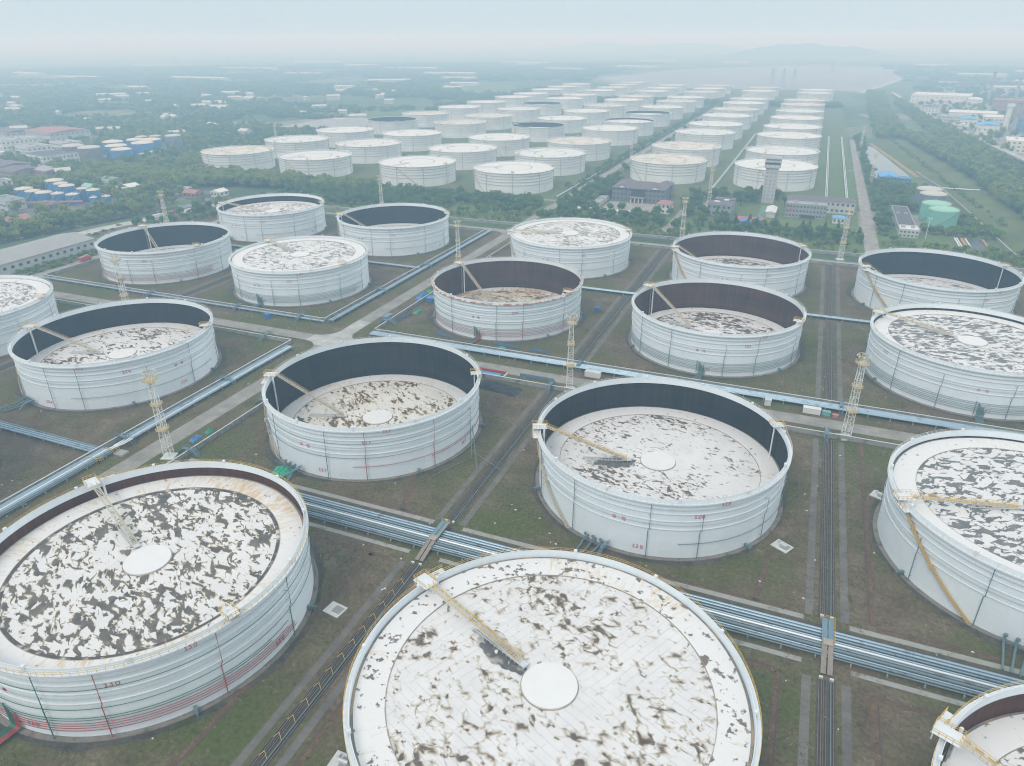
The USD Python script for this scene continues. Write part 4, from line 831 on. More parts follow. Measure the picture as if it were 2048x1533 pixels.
tarp("green sheeting inside the wall left of the rust-rimmed tank", (-190, 326), (3, 7), "green_tarp", 4); tarp("green sheeting half hidden by the rust-rimmed tank's left side", (-200.5, 360), (3, 4), "green_tarp", 5); tarp("blue canopy sheeting between the road and the rust-rimmed tank", (-199.5, 349), (4, 9), "blue_tarp", 6, 0, 2.0)
tarp("pile of black scrap inside the wall right of tank 127", (-110, 254.5), (20, 8), "black_pile", 7, -8, 1.4); tarp("green sheeting on dark frames in front of the rust-rimmed tank", (-126, 295.5), (4, 2.2), "green_tarp", 8)
def fence(label, p, L, rz=0):
    t = thing("mesh_fence", label, "fence", (p[0], p[1], 0), rz)
    m = MB(); [m.bar((0, 0, z), (L, 0, z), .1) for z in (.4, 1.0, 1.6)]; m.build("rail", M["blue_box"], t)
    for i in range(int(L / 2.0) + 1): MB().box((i * 2.0, 0, .9), (.16, .16, 1.8)).build("post", M["blue_box"], t)
    for i in range(int(L / 2.0)): MB().box((i * 2.0 + 1, .02, .95), (1.7, .05, 1.3)).build("panel", M["blue_steel"], t)
fence("dark blue fence panels left of the green sheeting in front of the rust-rimmed tank", (-132, 299), 14, -4); fence("dark blue fence panels right of the green sheeting in front of the rust-rimmed tank", (-112, 298.5), 10, -6); fence("dark blue fence panels inside the wall, left foot of the rust-rimmed tank", (-192.5, 308), 12, 80); fence("dark blue fence panels at the lower left foot of the rust-rimmed tank", (-164, 300), 10, -12)
fence("grey-blue scaffold frames lying on the near edge of the road right of tank 127", (-106, 269.2), 16, 0)
t = thing("bunded_tray", "red and blue frame enclosure on the verge, right of tank 127", "enclosure", (-122, 266, 0))
for c_, s_, mm in (((0, 3.6, .5), (20, .4, 1.0), "red_paint"), ((0, -1.6, .5), (20, .4, 1.0), "galv"), ((9.8, 1, .5), (.5, 5, 1.0), "galv"), ((-9.8, 1, .5), (.5, 5, 1.0), "red_paint")): MB().box(c_, s_).build("side_board", M[mm], t)
MB().box((-1, .4, .2), (17, 3.2, .3)).build("blue_sheet", M["blue_tarp"], t)
def pad(label, loc, rz, pump=True):
    t = thing("concrete_pad", label, "pad", (loc[0], loc[1], 0), rz); MB().box((0, 0, .15), (5.2, 4.2, .3)).build("slab", M["white_cap"], t)
    MB().box((.8, .2, .33), (2.6, 2.4, .06)).build("pit_cover", M["concrete"], t)
    if pump: m = MB(); m.tube([(-.8, 0, .9), (1.4, 0, .9)], .4, 10); m.box((.2, 0, .45), (1.8, .7, .4)); m.box((-1.4, .8, .7), (.7, .6, .9)); m.build("pump", M["galv"], t)
pad("pale concrete pad at tank 130's right foot", (-98.5, 115.5), -8, False); pad("pale concrete pad with a pump at tank 128's right foot", (10.5, 187.5), -30); pad("pale concrete pad at tank 129's upper left foot", (39, 227), -25); pad("pale concrete pad at the nearest tank's lower left foot", (-71, 78.5), 0)
t = thing("guy_frame", "thin steel prop leaning from the road side of tank 127 to the ground", "prop", (-100.5, 205, 0))
for a_, b_ in (((0, 2, 8.5), (9, -14, .1)), ((0, 2, 8.5), (3.4, -7, .3)), ((3.4, -7, .3), (-6, -27, .2)), ((3.5, -6.5, 3.2), (17, -11, .5))): MB().tube([a_, b_], .13, 6).build("tube", M["dark_pipe"], t)
# loop of pipes and valves at the access road corner
t = thing("pipe_loop", "looped pale expansion pipes and yellow frames beside the nearest left mast", "pipeline", (-222.5, 150, 0))
for o, r in ((0, .38), (1.0, .3)): MB().tube([(o - 1, -6, 1.2), (o - 1, 3, 1.2), (o + .2, 4.4, 1.8), (o + 1.6, 6, 2.2), (o + 1.6, 10, 2.2), (o, 11.4, 1.6), (o - 1.2, 10, 1.2), (o - 1.2, 5, 1.2)], r, 10).build("pipe", M["steel_pipe"], t, smooth=True)
for y in (-5, 2): m = MB(); rail(m, [(-2, y, .1), (2.6, y, .1), (2.6, y + 2, .1)], 2.0, 1.2, .12); m.build("frame", M["yellow"], t)
MB().box((4.5, 3, .4), (4.2, 3.4, .8)).build("pit_lid", M["concrete"], t)

def vehicle(name, label, cat, loc, rz, kind, colour):
    t = thing(name, label, cat, (loc[0], loc[1], .05), rz, "vehicles on and beside the left road"); c = M[colour]
    if kind == "car":
        b = trimesh.convex.convex_hull(np.array([[x, y, z] for x, z in ((-2.2, .35), (2.2, .35), (2.15, .8), (1.2, .95), (-2.2, .95)) for y in (-.88, .88)])); MB().tm(b).build("body", c, t)
        b = trimesh.convex.convex_hull(np.array([[x, y, z] for x, z, y in ((-1.9, .95, .8), (1.0, .95, .8), (.3, 1.48, .62), (-1.5, 1.48, .62), (-1.9, .95, -.8), (1.0, .95, -.8), (.3, 1.48, -.62), (-1.5, 1.48, -.62))])); MB().tm(b).build("window_band", M["car_glass"], t)
        MB().box((-.6, 0, 1.5), (1.75, 1.2, .05)).build("roof_panel", c, t); L = 1.35; R = .33
    else:
        MB().box((3.1, 0, 1.6), (2.2, 2.4, 2.4)).build("cab", c if kind == "fire" else M["white_box"], t); MB().box((4.22, 0, 2.0), (.06, 2.1, .9)).build("windscreen", M["car_glass"], t)
        MB().box((-1.6, 0, 1.9), (6.6, 2.45, 2.4 if kind == "fire" else 2.8)).build("load_body", c, t)
        if kind == "fire": m = MB(); rail(m, [(-4.5, 0, 3.1), (3, 0, 3.4)], .5, 1.0, .15); m.build("ladder", M["white_metal"], t)
        L = 3.0; R = .5
    for x in (-L, L):
        for y in (-1, 1):
            yy = y * (.82 if kind == "car" else 1.1); MB().tube([(x, yy - .12, R), (x, yy + .12, R)], R, 12).build("wheel", M["tyre"], t)
M["car_glass"] = flat("dark_glass", (.03, .035, .04), .15, .05); M["tyre"] = flat("black_rubber", (.025, .025, .025), .8, .1)
for i, (c_, n_) in enumerate((((.72, .72, .72), "white"), ((.10, .11, .12), "dark"), ((.05, .08, .16), "navy"), ((.40, .41, .42), "silver"))): M["car_" + n_] = flat("%s_car_paint" % n_, c_, .25, .03, spec=.6)
vehicle("fire_engine", "red fire engine on the boundary road left of the almost empty tank", "fire engine", (-453.5, 332), 100, "fire", "red_paint")
vehicle("lorry", "red-bodied lorry on the white road at upper left", "lorry", (-508.5, 464), 80, "lorry", "red_paint"); vehicle("lorry", "white lorry queued behind the red-bodied lorry", "lorry", (-510, 450), 78, "lorry", "white_box")
for l, x, y, rz, c_ in (("white car under the tree row at far left", -554, 357, 80, "car_white"), ("dark car nearest the grey warehouse's end", -511, 389, 60, "car_dark"), ("white car beside the dark car at the warehouse's end", -514.5, 386, 60, "car_white"), ("navy car second behind the warehouse's end", -513, 398, 60, "car_navy"), ("dark car leading the parked line on the white road", -510.5, 404, 60, "car_dark"), ("silver car alone on the white road left of the mast", -519, 417, 78, "car_silver"), ("white car near the foot of the upper left mast", -515, 432, 78, "car_white"), ("white car just behind the white lorry", -512.5, 441, 78, "car_white")):
    vehicle("parked_car", l, "car", (x, y), rz, "car", c_)
# ------------------------------------------------------------------ far tank farm
M["far_roof"] = flat("cream_white_roof", (.69, .67, .64), .55, .04, .1, dirt=(.60, .55, .48), dirt_scale=.06, dirt_at=.58)
M["far_ring"] = flat("brownish_roof_ring", (.33, .30, .27), .8, .2, .2)
M["far_stiff"] = flat("grey_stiffener", (.40, .41, .41), .6, .1)
M["far_riser"] = flat("grey_riser", (.30, .33, .35), .6, .1)
M["far_roof_tan"] = flat("tan_tinged_roof", (.64, .59, .52), .6, .06, .1, dirt=(.44, .37, .28), dirt_scale=.09, dirt_at=.50); M["far_roof_grey"] = flat("grey_flecked_roof", (.66, .65, .63), .6, .06, .1, dirt=(.36, .34, .32), dirt_scale=.16, dirt_at=.58)
def far_tank(label, loc, rz, depth, group="white oil tanks of the far farm", roofm="far_roof", gp=(26, -70)):
    t = thing("far_oil_tank", label, "oil tank", (loc[0], loc[1], 0), rz, group); N = 72
    MB().lathe([(TR, 0), (TR, TH - .6)], N).build("shell", M["shell_far"], t, smooth=30)
    MB().ring(TR - .35, TR + .9, TH - .9, TH - .6, n=N).build("wind_girder", M["rim"], t, smooth=30)
    for z in (16.9, 14.4, 11.6, 8.6): MB().ring(TR, TR + .45, z, z + .28, n=N).build("stiffener_ring", M["far_ring"] if z > 16 else M["far_stiff"], t, smooth=30)
    if depth > 2: MB().lathe([(TR - .3, TH - .6), (TR - .3, 2)], N).build("inner_wall", M["in_black"], t, smooth=30)
    z = TH - .9 - depth
    MB().lathe([(TR - .4, z), (18.9, z + .25)], N).build("roof_ring", M[roofm], t); MB().lathe([(17.7, z + .2), (.01, z + .5)], N).build("roof_deck", M[roofm], t)
    MB().lathe([(18.9, z + .25), (17.7, z + .2)], N).build("ring_seam", M["far_ring"], t)
    for a in range(10, 360, 40): MB().tube([P3(TR + .6, a, 0), P3(TR + .6, a, TH - 1)], .2, 5).build("riser_pipe", M["far_riser"], t)
    for a in range(15, 360, 30): MB().box(P3(TR, a, TH - .1), (.9, .9, .9), math.radians(a)).build("foam_chamber", M["rim"], t)
    A = math.radians(-130); s = MB()
    for r in (TR + .3, TR + 1.3): s.tube([P3(r, -150 + 36 * k / 12, (TH - 1) * (1 - k / 12)) for k in range(13)], .18, 5)
    s.build("stair_flight", M["yellow" if depth > 2 else "stair"], t)
    for a in gp: p = MB(); q = np.array(P3(TR - .6, a, TH + .3)); p.box(q, (3.2, 3.0, .25), math.radians(a)); p.box(q + [0, 0, .9], (3.0, 2.8, .12), math.radians(a)); p.bar(q, q + [0, 0, 1], .5); p.build("gauge_platform", M["yellow"], t)
    l = MB(); l.bar(P3(38, 200, TH), P3(12, 200, z + .8), 1.3, .3); l.build("rolling_ladder", M["galv"], t)
    return t
rows = [688, 799, 910, 1062, 1173, 1310, 1437, 1582, 1695]
cols = [(-630, "first"), (-520, "second"), (-389, "third"), (-278, "fourth"), (-143, "fifth"), (-33, "sixth")]
ordn = ["front", "second", "third", "fourth", "fifth", "sixth", "seventh", "eighth", "last"]
empties = {(-630, 1062): 9.0, (-389, 1062): 7.0, (-278, 1173): 2.4, (-278, 1310): 4.0, (-520, 1437): 5.0}
lowprot = {}
rot_r = random.Random(5)
variants = []
fresh = far_tank("front tank of the fourth far column, the closest of all the far tanks", (-278, 688), 0, .35)
for x, cn in cols:
    for ri, y in enumerate(rows):
        if (x > -200 and ri == 0) or (x, y) == (-278, 688): continue
        q = ri if x < -200 else ri - 1
        d = empties.get((x, y), .35)
        txt = f"white far tank, {cn} column from the left, {ordn[q]} of its column"
        if d > 2: txt = f"open far tank with a dark crescent inside, {cn} column, {ordn[q]} of its column"
        xx = x - (12 if x == -630 and y > 1000 else 0)
        if d > 2:
            far_tank(txt, (xx, y), rot_r.uniform(-25, 25), d)
        elif len(variants) < 4: variants.append(far_tank(txt, (xx, y), rot_r.uniform(-30, 30), (.5, .9, .35, 1.6)[len(variants)], roofm=("far_roof_tan", "far_roof_grey", "far_roof", "far_roof_tan")[len(variants)], gp=((10, 120), (40, -60, -110), (-20, 70), (30, -80))[len(variants)]))
        else: place(rot_r.choice([fresh, fresh] + variants), txt, (xx, y, 0), rot_r.uniform(-60, 60))
names2 = ["nearest", "next", "third", "rearmost"]
for x, cn, ys in ((-655, "leftmost", (1850, 1975, 2100)), (-520, "second", (1860, 1985, 2110, 2235)), (-390, "third", (1870, 2000, 2130)), (-272, "fourth", (1880, 2010, 2140)), (-146, "fifth", (1960, 2090)), (-17, "rightmost", (1930, 2040))):
    for k, y in enumerate(ys): place(rot_r.choice([fresh] + variants), f"hazy white tank in the {cn} column of the farthest cluster, {names2[k]} there", (x, y, 0), rot_r.uniform(-40, 40), "white oil tanks of the farthest cluster")

# ------------------------------------------------------------------ storage tanks with domed roofs
def dome_tank(label, loc, R, H, body, roof, rz=0, group=None, stair=True):
    t = thing("domed_tank", label, "storage tank", (loc[0], loc[1], 0), rz, group); N = 40
    MB().lathe([(R, 0), (R, H)], N).build("shell", M[body], t, smooth=40)
    MB().lathe([(R + .15, H - .1), (R + .15, H + .1)] + [(R * math.cos(a) * 1.0 + .02, H + .1 + R * .16 * math.sin(a)) for a in np.linspace(0.05, PI / 2, 7)], N).build("roof", M[roof], t, smooth=40)
    MB().ring(R, R + .2, H * .5, H * .5 + .15, n=N).build("band", M[body], t)
    v = MB(); v.tube([(0, 0, H + R * .1), (0, 0, H + R * .16 + 1.2)], .4, 8); v.box((R * .5, 0, H + R * .14 + .3), (.8, .8, .6)); v.build("roof_vent", M["white_metal"], t)
    if stair:
        s = MB(); s.tube([P3(R + .5, -150 + 80 * k / 14, H * k / 14) for k in range(15)], .35, 5); s.build("stair_flight", M["far_riser"], t)
    r = MB(); r.ring(R - .1, R, H + 1.0, H + 1.12, n=N); [r.bar(P3(R - .05, a, H), P3(R - .05, a, H + 1.1), .08) for a in range(0, 360, 20)]; r.build("roof_rail", M["yellow"], t)
    return t
M["green_tank"] = flat("sea_green_tank_paint", (.17, .42, .33), .5, .05, .15, dirt=(.13, .33, .27), dirt_scale=.1, dirt_at=.58); M["green_roof"] = flat("pale_sea_green_roof", (.27, .52, .41), .5, .06)
M["grey_tank"] = flat("slate_grey_tank_paint", (.16, .20, .23), .55, .06); M["pale_roof"] = flat("pale_tank_roof", (.50, .49, .46), .6, .08); M["blue_tank"] = flat("blue_tank_paint", (.055, .20, .42), .5, .08, .2); M["cream_roof"] = flat("cream_tank_roof", (.62, .58, .52), .6, .06); M["brown_tank"] = flat("brown_grey_tank_paint", (.17, .16, .16), .6, .1)
dome_tank("nearer of the two sea-green tanks at right, with a stair winding up its side", (104, 654), 10.8, 13.7, "green_tank", "green_roof", 20); dome_tank("farther sea-green tank at right, half hidden by the nearer one", (101, 676), 10.8, 13.9, "green_tank", "green_roof")
dome_tank("nearer slate-grey tank behind the sea-green pair", (103, 717), 10.6, 14.6, "grey_tank", "pale_roof"); dome_tank("farther slate-grey tank behind the sea-green pair", (103, 746), 10.5, 13.6, "grey_tank", "pale_roof", 40)
UL = [(-843, 662, 13.2, 16), (-829, 690, 13.0, 15.3), (-800, 672, 12.1, 14.5), (-812, 716, 13.5, 16.5), (-828, 744, 13.3, 16.5), (-879, 668, 12.9, 15.7), (-791, 697, 6.3, 6.4), (-793, 716, 7.0, 6.5), (-872, 722, 13, 14.5), (-862, 750, 11.7, 14.4), (-816, 772, 10.4, 19.1), (-905, 799, 8, 11), (-893, 812, 8.2, 11), (-835, 760, 4.7, 14)]
ul_t = ["front blue tank of the upper left group, next to the brown one", "second blue tank of the upper left group's front row", "rightmost large blue tank of the upper left group's front row", "blue tank in the middle row of the upper left group, behind the two small ones", "tall blue tank at the right of the upper left group", "brown-grey tank at the left end of the upper left group", "left of the two small blue tanks in front of the upper left group", "right of the two small blue tanks in front of the upper left group",
        "pale-roofed tank behind the front row of the upper left group, left", "pale-roofed tank behind the front row of the upper left group, right", "tall grey tank at the right rear of the upper left group", "small grey tank at the very back of the upper left group, left", "small grey tank at the very back of the upper left group, right", "slim grey tank beside the tall grey tank at upper left"]
for (x, y, R, H), l in zip(UL, ul_t): dome_tank(l, (x, y), R, H, "brown_tank" if "brown" in l else ("grey_tank" if "grey" in l else "blue_tank"), "pale_roof" if "grey" in l or "brown" in l else "cream_roof", (x * 7) % 60)
LL = [(-706, 473, 7.9, 7.5), (-672, 458, 6.6, 10.3), (-655, 456, 7.0, 10.5), (-641, 459, 5.4, 10), (-631, 466, 5.6, 8.6), (-634, 480, 5.0, 11.3), (-623, 482, 5.8, 10.4), (-668, 490, 7.2, 10), (-684, 496, 6.5, 10), (-700, 502, 8.4, 11), (-601, 477, 3.6, 7), (-612, 472, 3.2, 6)]
ll_t = ["leftmost low blue tank of the lower left group", "second blue tank from the left in the lower left group's front row", "third blue tank in the lower left group's front row, the widest", "fourth blue tank in the lower left group's front row", "fifth blue tank in the lower left group's front row, the lowest", "slim tall blue tank right of the lower left group's front row", "last blue tank at the right end of the lower left group", "cream-topped blue tank in the lower left group's back row, right", "blue tank in the middle of the lower left group's back row", "widest blue tank in the lower left group's back row, left", "small blue tank among the pipes right of the lower left group", "smallest blue tank among the pipes right of the lower left group"]
for (x, y, R, H), l in zip(LL, ll_t): dome_tank(l, (x, y), R, H, "blue_tank", "cream_roof", (x * 11) % 70)

# ------------------------------------------------------------------ buildings
for k, c_ in dict(grey_wall=(.28, .30, .31), dark_brick=(.16, .175, .19), white_wall=(.62, .62, .60), cream_wall=(.62, .61, .54), pale_wall=(.45, .47, .47), blue_wall=(.10, .24, .40), brown_wall=(.28, .2, .18), red_wall=(.27, .20, .20), tower_wall=(.42, .425, .42)).items(): M[k] = flat(k + "_render", c_, .85, .08, .15, dirt=tuple(np.array(c_) * .75), dirt_scale=.12, dirt_at=.58)
for k, c_ in dict(dark_roof=(.10, .10, .11), purple_roof=(.15, .125, .14), red_roof=(.34, .17, .15), blue_roof=(.13, .35, .62), white_roof=(.66, .65, .62), grey_roof=(.32, .32, .31), green_roof2=(.22, .28, .26), teal_roof=(.25, .48, .46)).items(): M[k] = flat(k + "_sheet", c_, .7, .08, .2)
M["win"] = flat("dark_window_glass", (.045, .06, .07), .15, .1, spec=.7); M["sill"] = flat("pale_window_frame", (.55, .56, .56), .6, .05)
def building(name, label, rect, h, wallm, roofm, roof="flat", win=None, group=None, rz=0, cat="building", ridge=2.5, over=.6, faces="sx"):
    """rect x0,x1,y0,y1; windows (rows, columns on the long front, columns on the side)"""
    x0, x1, y0, y1 = rect; cx, cy, w, d = (x0 + x1) / 2, (y0 + y1) / 2, x1 - x0, y1 - y0
    t = thing(name, label, cat, (cx, cy, 0), rz, group)
    MB().box((0, 0, h / 2), (w, d, h)).build("wall", M[wallm], t)
    if roof == "flat":
        m = MB(); m.box((0, 0, h + .1), (w + .3, d + .3, .2)); m.build("roof", M[roofm], t)
        p = MB(); [p.box(c_, s_) for c_, s_ in (((0, d / 2, h + .55), (w + .3, .3, .7)), ((0, -d / 2, h + .55), (w + .3, .3, .7)), ((w / 2, 0, h + .552), (.3, d - .3, .7)), ((-w / 2, 0, h + .552), (.3, d - .3, .7)))]; p.build("parapet", M[wallm], t)
        for k in range(2): MB().box((w * (.22 - .5 * k), d * .1, h + .8), (min(3, w * .2), min(3, d * .2), 1.2)).build("roof_unit", M["grey_roof"], t)
    else:
        W, Dp = w / 2 + over, d / 2 + over; axis = "x" if w >= d else "y"
        ins = (min(W, Dp) if roof == "hip" else 0)
        R0, R1 = ((-W + ins, 0, h + ridge), (W - ins, 0, h + ridge)) if axis == "x" else ((0, -Dp + ins, h + ridge), (0, Dp - ins, h + ridge))
        v = [(-W, -Dp, h), (W, -Dp, h), (W, Dp, h), (-W, Dp, h), R0, R1]
        f = [[0, 1, 5], [0, 5, 4], [1, 2, 5], [2, 3, 4], [2, 4, 5], [3, 0, 4]] if axis == "x" else [[0, 1, 4], [1, 2, 5], [1, 5, 4], [2, 3, 5], [3, 0, 4], [3, 4, 5]]
        MB().add(v + [(a, b, c_ - .02) for a, b, c_ in v[:4]], f + [[6, 8, 7], [6, 9, 8]]).build("roof", M[roofm], t)
        MB().box((0, 0, h - .12), (2 * W - .1, 2 * Dp - .1, .2)).build("eaves", M["sill"], t)
    if win:
        nr, nx, ny = win; fh = h / nr
        for r in range(nr):
            z = fh * (r + .55)
            for i in range(nx):
                px_ = -w / 2 + w * (i + .5) / nx; ww = min(w / nx * .5, 2.4)
                o = MB().box((px_, -d / 2 - .03, z), (ww, .1, min(fh * .42, 1.8))).build("window", M["win"], t)
            s = 1 if cx < 0 else -1
            for i in range(ny):
                py_ = -d / 2 + d * (i + .5) / ny; ww = min(d / ny * .5, 2.2)
                MB().box((s * (w / 2 + .03), py_, z), (.1, ww, min(fh * .42, 1.8))).build("window", M["win"], t)
    return t
# the office compound
o1 = building("office_building", "large grey office with dark hipped roof and white eaves, left of the tower", (-168, -119, 662, 690), 12.2, "dark_brick", "purple_roof", "hip", (3, 13, 5), ridge=4.2)
for s in (-15.5, 15.5):
    m = MB(); m.add([(s - 4.5, -15.2, 12.2), (s + 4.5, -15.2, 12.2), (s, -15.2, 14.6), (s, -6, 14.6)], [[0, 1, 2], [1, 3, 2], [0, 2, 3]]); m.build("gable", M["purple_roof"], o1)
    MB().add([(s - 3.6, -15.3, 12.3), (s + 3.6, -15.3, 12.3), (s, -15.3, 14.1)], [[0, 1, 2]]).build("pediment", M["white_wall"], o1)
MB().box((0, -14.1, 7.8), (13, .25, 7.0)).build("curtain_wall", M["win"], o1)
MB().box((0, -17.2, 4.3), (13, 6.4, .7)).build("porch_roof", M["brown_wall"], o1)
for x in (-5.4, -1.8, 1.8, 5.4): MB().tube([(x, -19.4, 0), (x, -19.4, 4)], .55, 10).build("column", M["white_wall"], o1)
for s in (-1, 1): m = MB(); m.box((s * 19.5, 19, 6.1), (12, 12, 12.2)); m.build("rear_wing", M["dark_brick"], o1); m = MB(); v = [(s * 19.5 + a, 19 + b, 12.25) for a, b in ((-6.6, -6.6), (6.6, -6.6), (6.6, 6.6), (-6.6, 6.6))]; m.add(v + [(s * 19.5, 19, 15.2)], [[0, 1, 4], [1, 2, 4], [2, 3, 4], [3, 0, 4]]); m.build("wing_roof", M["purple_roof"], o1)
t = building("lookout_tower", "tall grey tower with a wider lookout head, in front of the far tanks", (-36.8, -26, 698, 708), 31.0, "tower_wall", "grey_roof", "flat", None, cat="tower")
for r_ in range(8):
    for x in (-3.6, 0, 3.6): MB().box((x, -5.02, 4 + r_ * 3.3), (.8, .1, .9)).build("window", M["win"], t)
    MB().box((5.42, 0, 4 + r_ * 3.3), (.1, .8, .9)).build("window", M["win"], t)
MB().box((0, 0, 34.6), (13.6, 12.6, 6.4)).build("lookout_head", M["tower_wall"], t); MB().box((0, -6.35, 35.4), (12.8, .12, 1.9)).build("window_band", M["win"], t); MB().box((6.85, 0, 35.4), (.12, 11.8, 1.9)).build("window_band", M["win"], t); MB().box((0, 0, 38.3), (11.8, 10.6, 1.2)).build("crown", M["dark_brick"], t); MB().box((0, 0, 39.2), (12.8, 11.6, .5)).build("roof_slab", M["grey_roof"], t)
MB().tube([(2, 0, 39), (2, 0, 44)], .12, 6).build("aerial", M["white_metal"], t)
for x in (-4, 0, 4): MB().box((x, -6.38, 33.2), (1.1, .14, .9)).build("sign_panel", M["white_wall"], t)
b3 = building("office_building", "grey block with brown skylit roof, between the large office and the tower", (-76, -56, 628, 646), 9.8, "grey_wall", "purple_roof", "hip", (2, 5, 3), ridge=1.6)
MB().box((2, 14, 5.2), (16, 10, 10.4)).build("rear_wing", M["grey_wall"], b3); MB().box((2, 14, 10.6), (17, 11, .4)).build("wing_roof", M["purple_roof"], b3); MB().box((-3, -1, 11.0), (5, 4, .5)).build("skylight", M["white_roof"], b3); MB().box((4, 6, 11.2), (4, 4, .6)).build("skylight", M["white_roof"], b3)
b4 = building("office_building", "three-storey grey office with window bands, beside the lawn", (-13.5, 18.5, 646, 660), 11.0, "grey_wall", "grey_roof", "flat", (3, 12, 4))
MB().box((2, -7.2, 1.6), (12, .3, 2.6)).build("entrance_glazing", M["win"], b4)
for x, z in ((-13.2, 9.0), (-13.2, 7.2), (-13.2, 5.4), (-13.2, 3.6), (-11.2, 9), (-11.2, 7.2), (-11.2, 5.4)): MB().box((x, -7.1, z), (.9, .12, .9)).build("red_sign", M["red_text"], b4)
b5 = building("hall", "long hall with dark curved roof behind the three-storey office", (-14, 41, 674, 690), 10.0, "pale_wall", "purple_roof", "hip", (2, 14, 3), ridge=2.6)
building("canopy", "flat blue-grey car port at the left of the office forecourt", (-178, -171, 630, 661), 3.0, "pale_wall", "grey_roof", "flat", cat="car port")
building("long_shed", "long white-roofed shed among the trees behind the cracked-roof tank", (-195, -123, 600, 606), 3.4, "white_wall", "white_roof", "gable", None, rz=-.6, cat="shed", ridge=.9)
building("gatehouse", "small pale house with reddish hipped roof right of the office forecourt", (-117.5, -106, 620, 634), 8.2, "white_wall", "red_roof", "hip", (2, 3, 3), cat="house")
building("gate_shed", "white vaulted shed roof beside the sports court", (-28.5, -21, 638, 662), 4.6, "pale_wall", "white_roof", "gable", None, cat="shed", ridge=1.4)
building("blue_house", "small white hut with bright blue roof right of the lawn", (24, 33, 635, 645), 4.6, "white_wall", "blue_roof", "hip", (1, 3, 2), cat="hut", ridge=1.6)
building("pump_house", "blue two-part shed at the near end of the pond", (68, 84, 836, 866), 8.0, "blue_wall", "blue_roof", "gable", (2, 5, 4), cat="shed", ridge=2.0); building("pump_annex", "low blue annex beside the blue pond shed", (84.6, 98, 840, 852), 6.4, "blue_wall", "blue_roof", "flat", (2, 4, 2), cat="shed")
building("control_building", "long low building with dark flat roof left of the green tanks", (71, 83, 622, 700), 4.8, "pale_wall", "dark_roof", "flat", (1, 4, 14)); building("control_annex", "pale annex at the near end of the long dark-roofed building", (70.5, 84, 606, 621), 5.6, "pale_wall", "white_roof", "flat", (2, 5, 3))
wh = building("warehouse", "long grey-roofed warehouse at the left edge behind the boundary road", (-508, -473, 280, 357), 7.6, "pale_wall", "grey_roof", "gable", (1, 5, 14), rz=1.5, cat="warehouse", ridge=3.2)
t = thing("lamp_pole", "slim white lamp pole standing in front of the green tanks", "lamp post", (89, 607, 0)); MB().tube([(0, 0, 0), (0, 0, 15.5)], (.22, .14), 8).build("pole", M["white_metal"], t); [MB().box((x, 0, 15.6), (1.3, .6, .3)).build("lamp_head", M["white_metal"], t) for x in (-.9, .9)]
t = thing("sports_fence", "dark mesh fence along the near side of the sports court", "fence", (-39, 603.4, 0)); MB().box((-7, 0, 1.6), (9, .1, 3.0)).build("mesh_panel", M["dark_brick"], t); MB().box((7, 0, 1.6), (9, .1, 3.0)).build("mesh_panel", M["dark_brick"], t)
for x in (-11.6, -2.4, 2.4, 11.6): MB().bar((x, 0, 0), (x, 0, 3.3), .15).build("post", M["galv"], t)
t = thing("settling_frames", "orange and white frames of the basin at the foot of the green tanks", "frame", (120, 604, .1))
for x, w_, mm in ((-10.5, 1.0, "white_box"), (-9, .8, "white_box"), (-6, 2.2, "orange"), (-3.4, 1.0, "white_box"), (8, 1.6, "orange")): M.setdefault("orange", flat("orange_clay_edge", (.42, .22, .08), .8, .15)); MB().box((x, 0, .3), (w_, 26, .6)).build("edge_beam", M[mm], t)
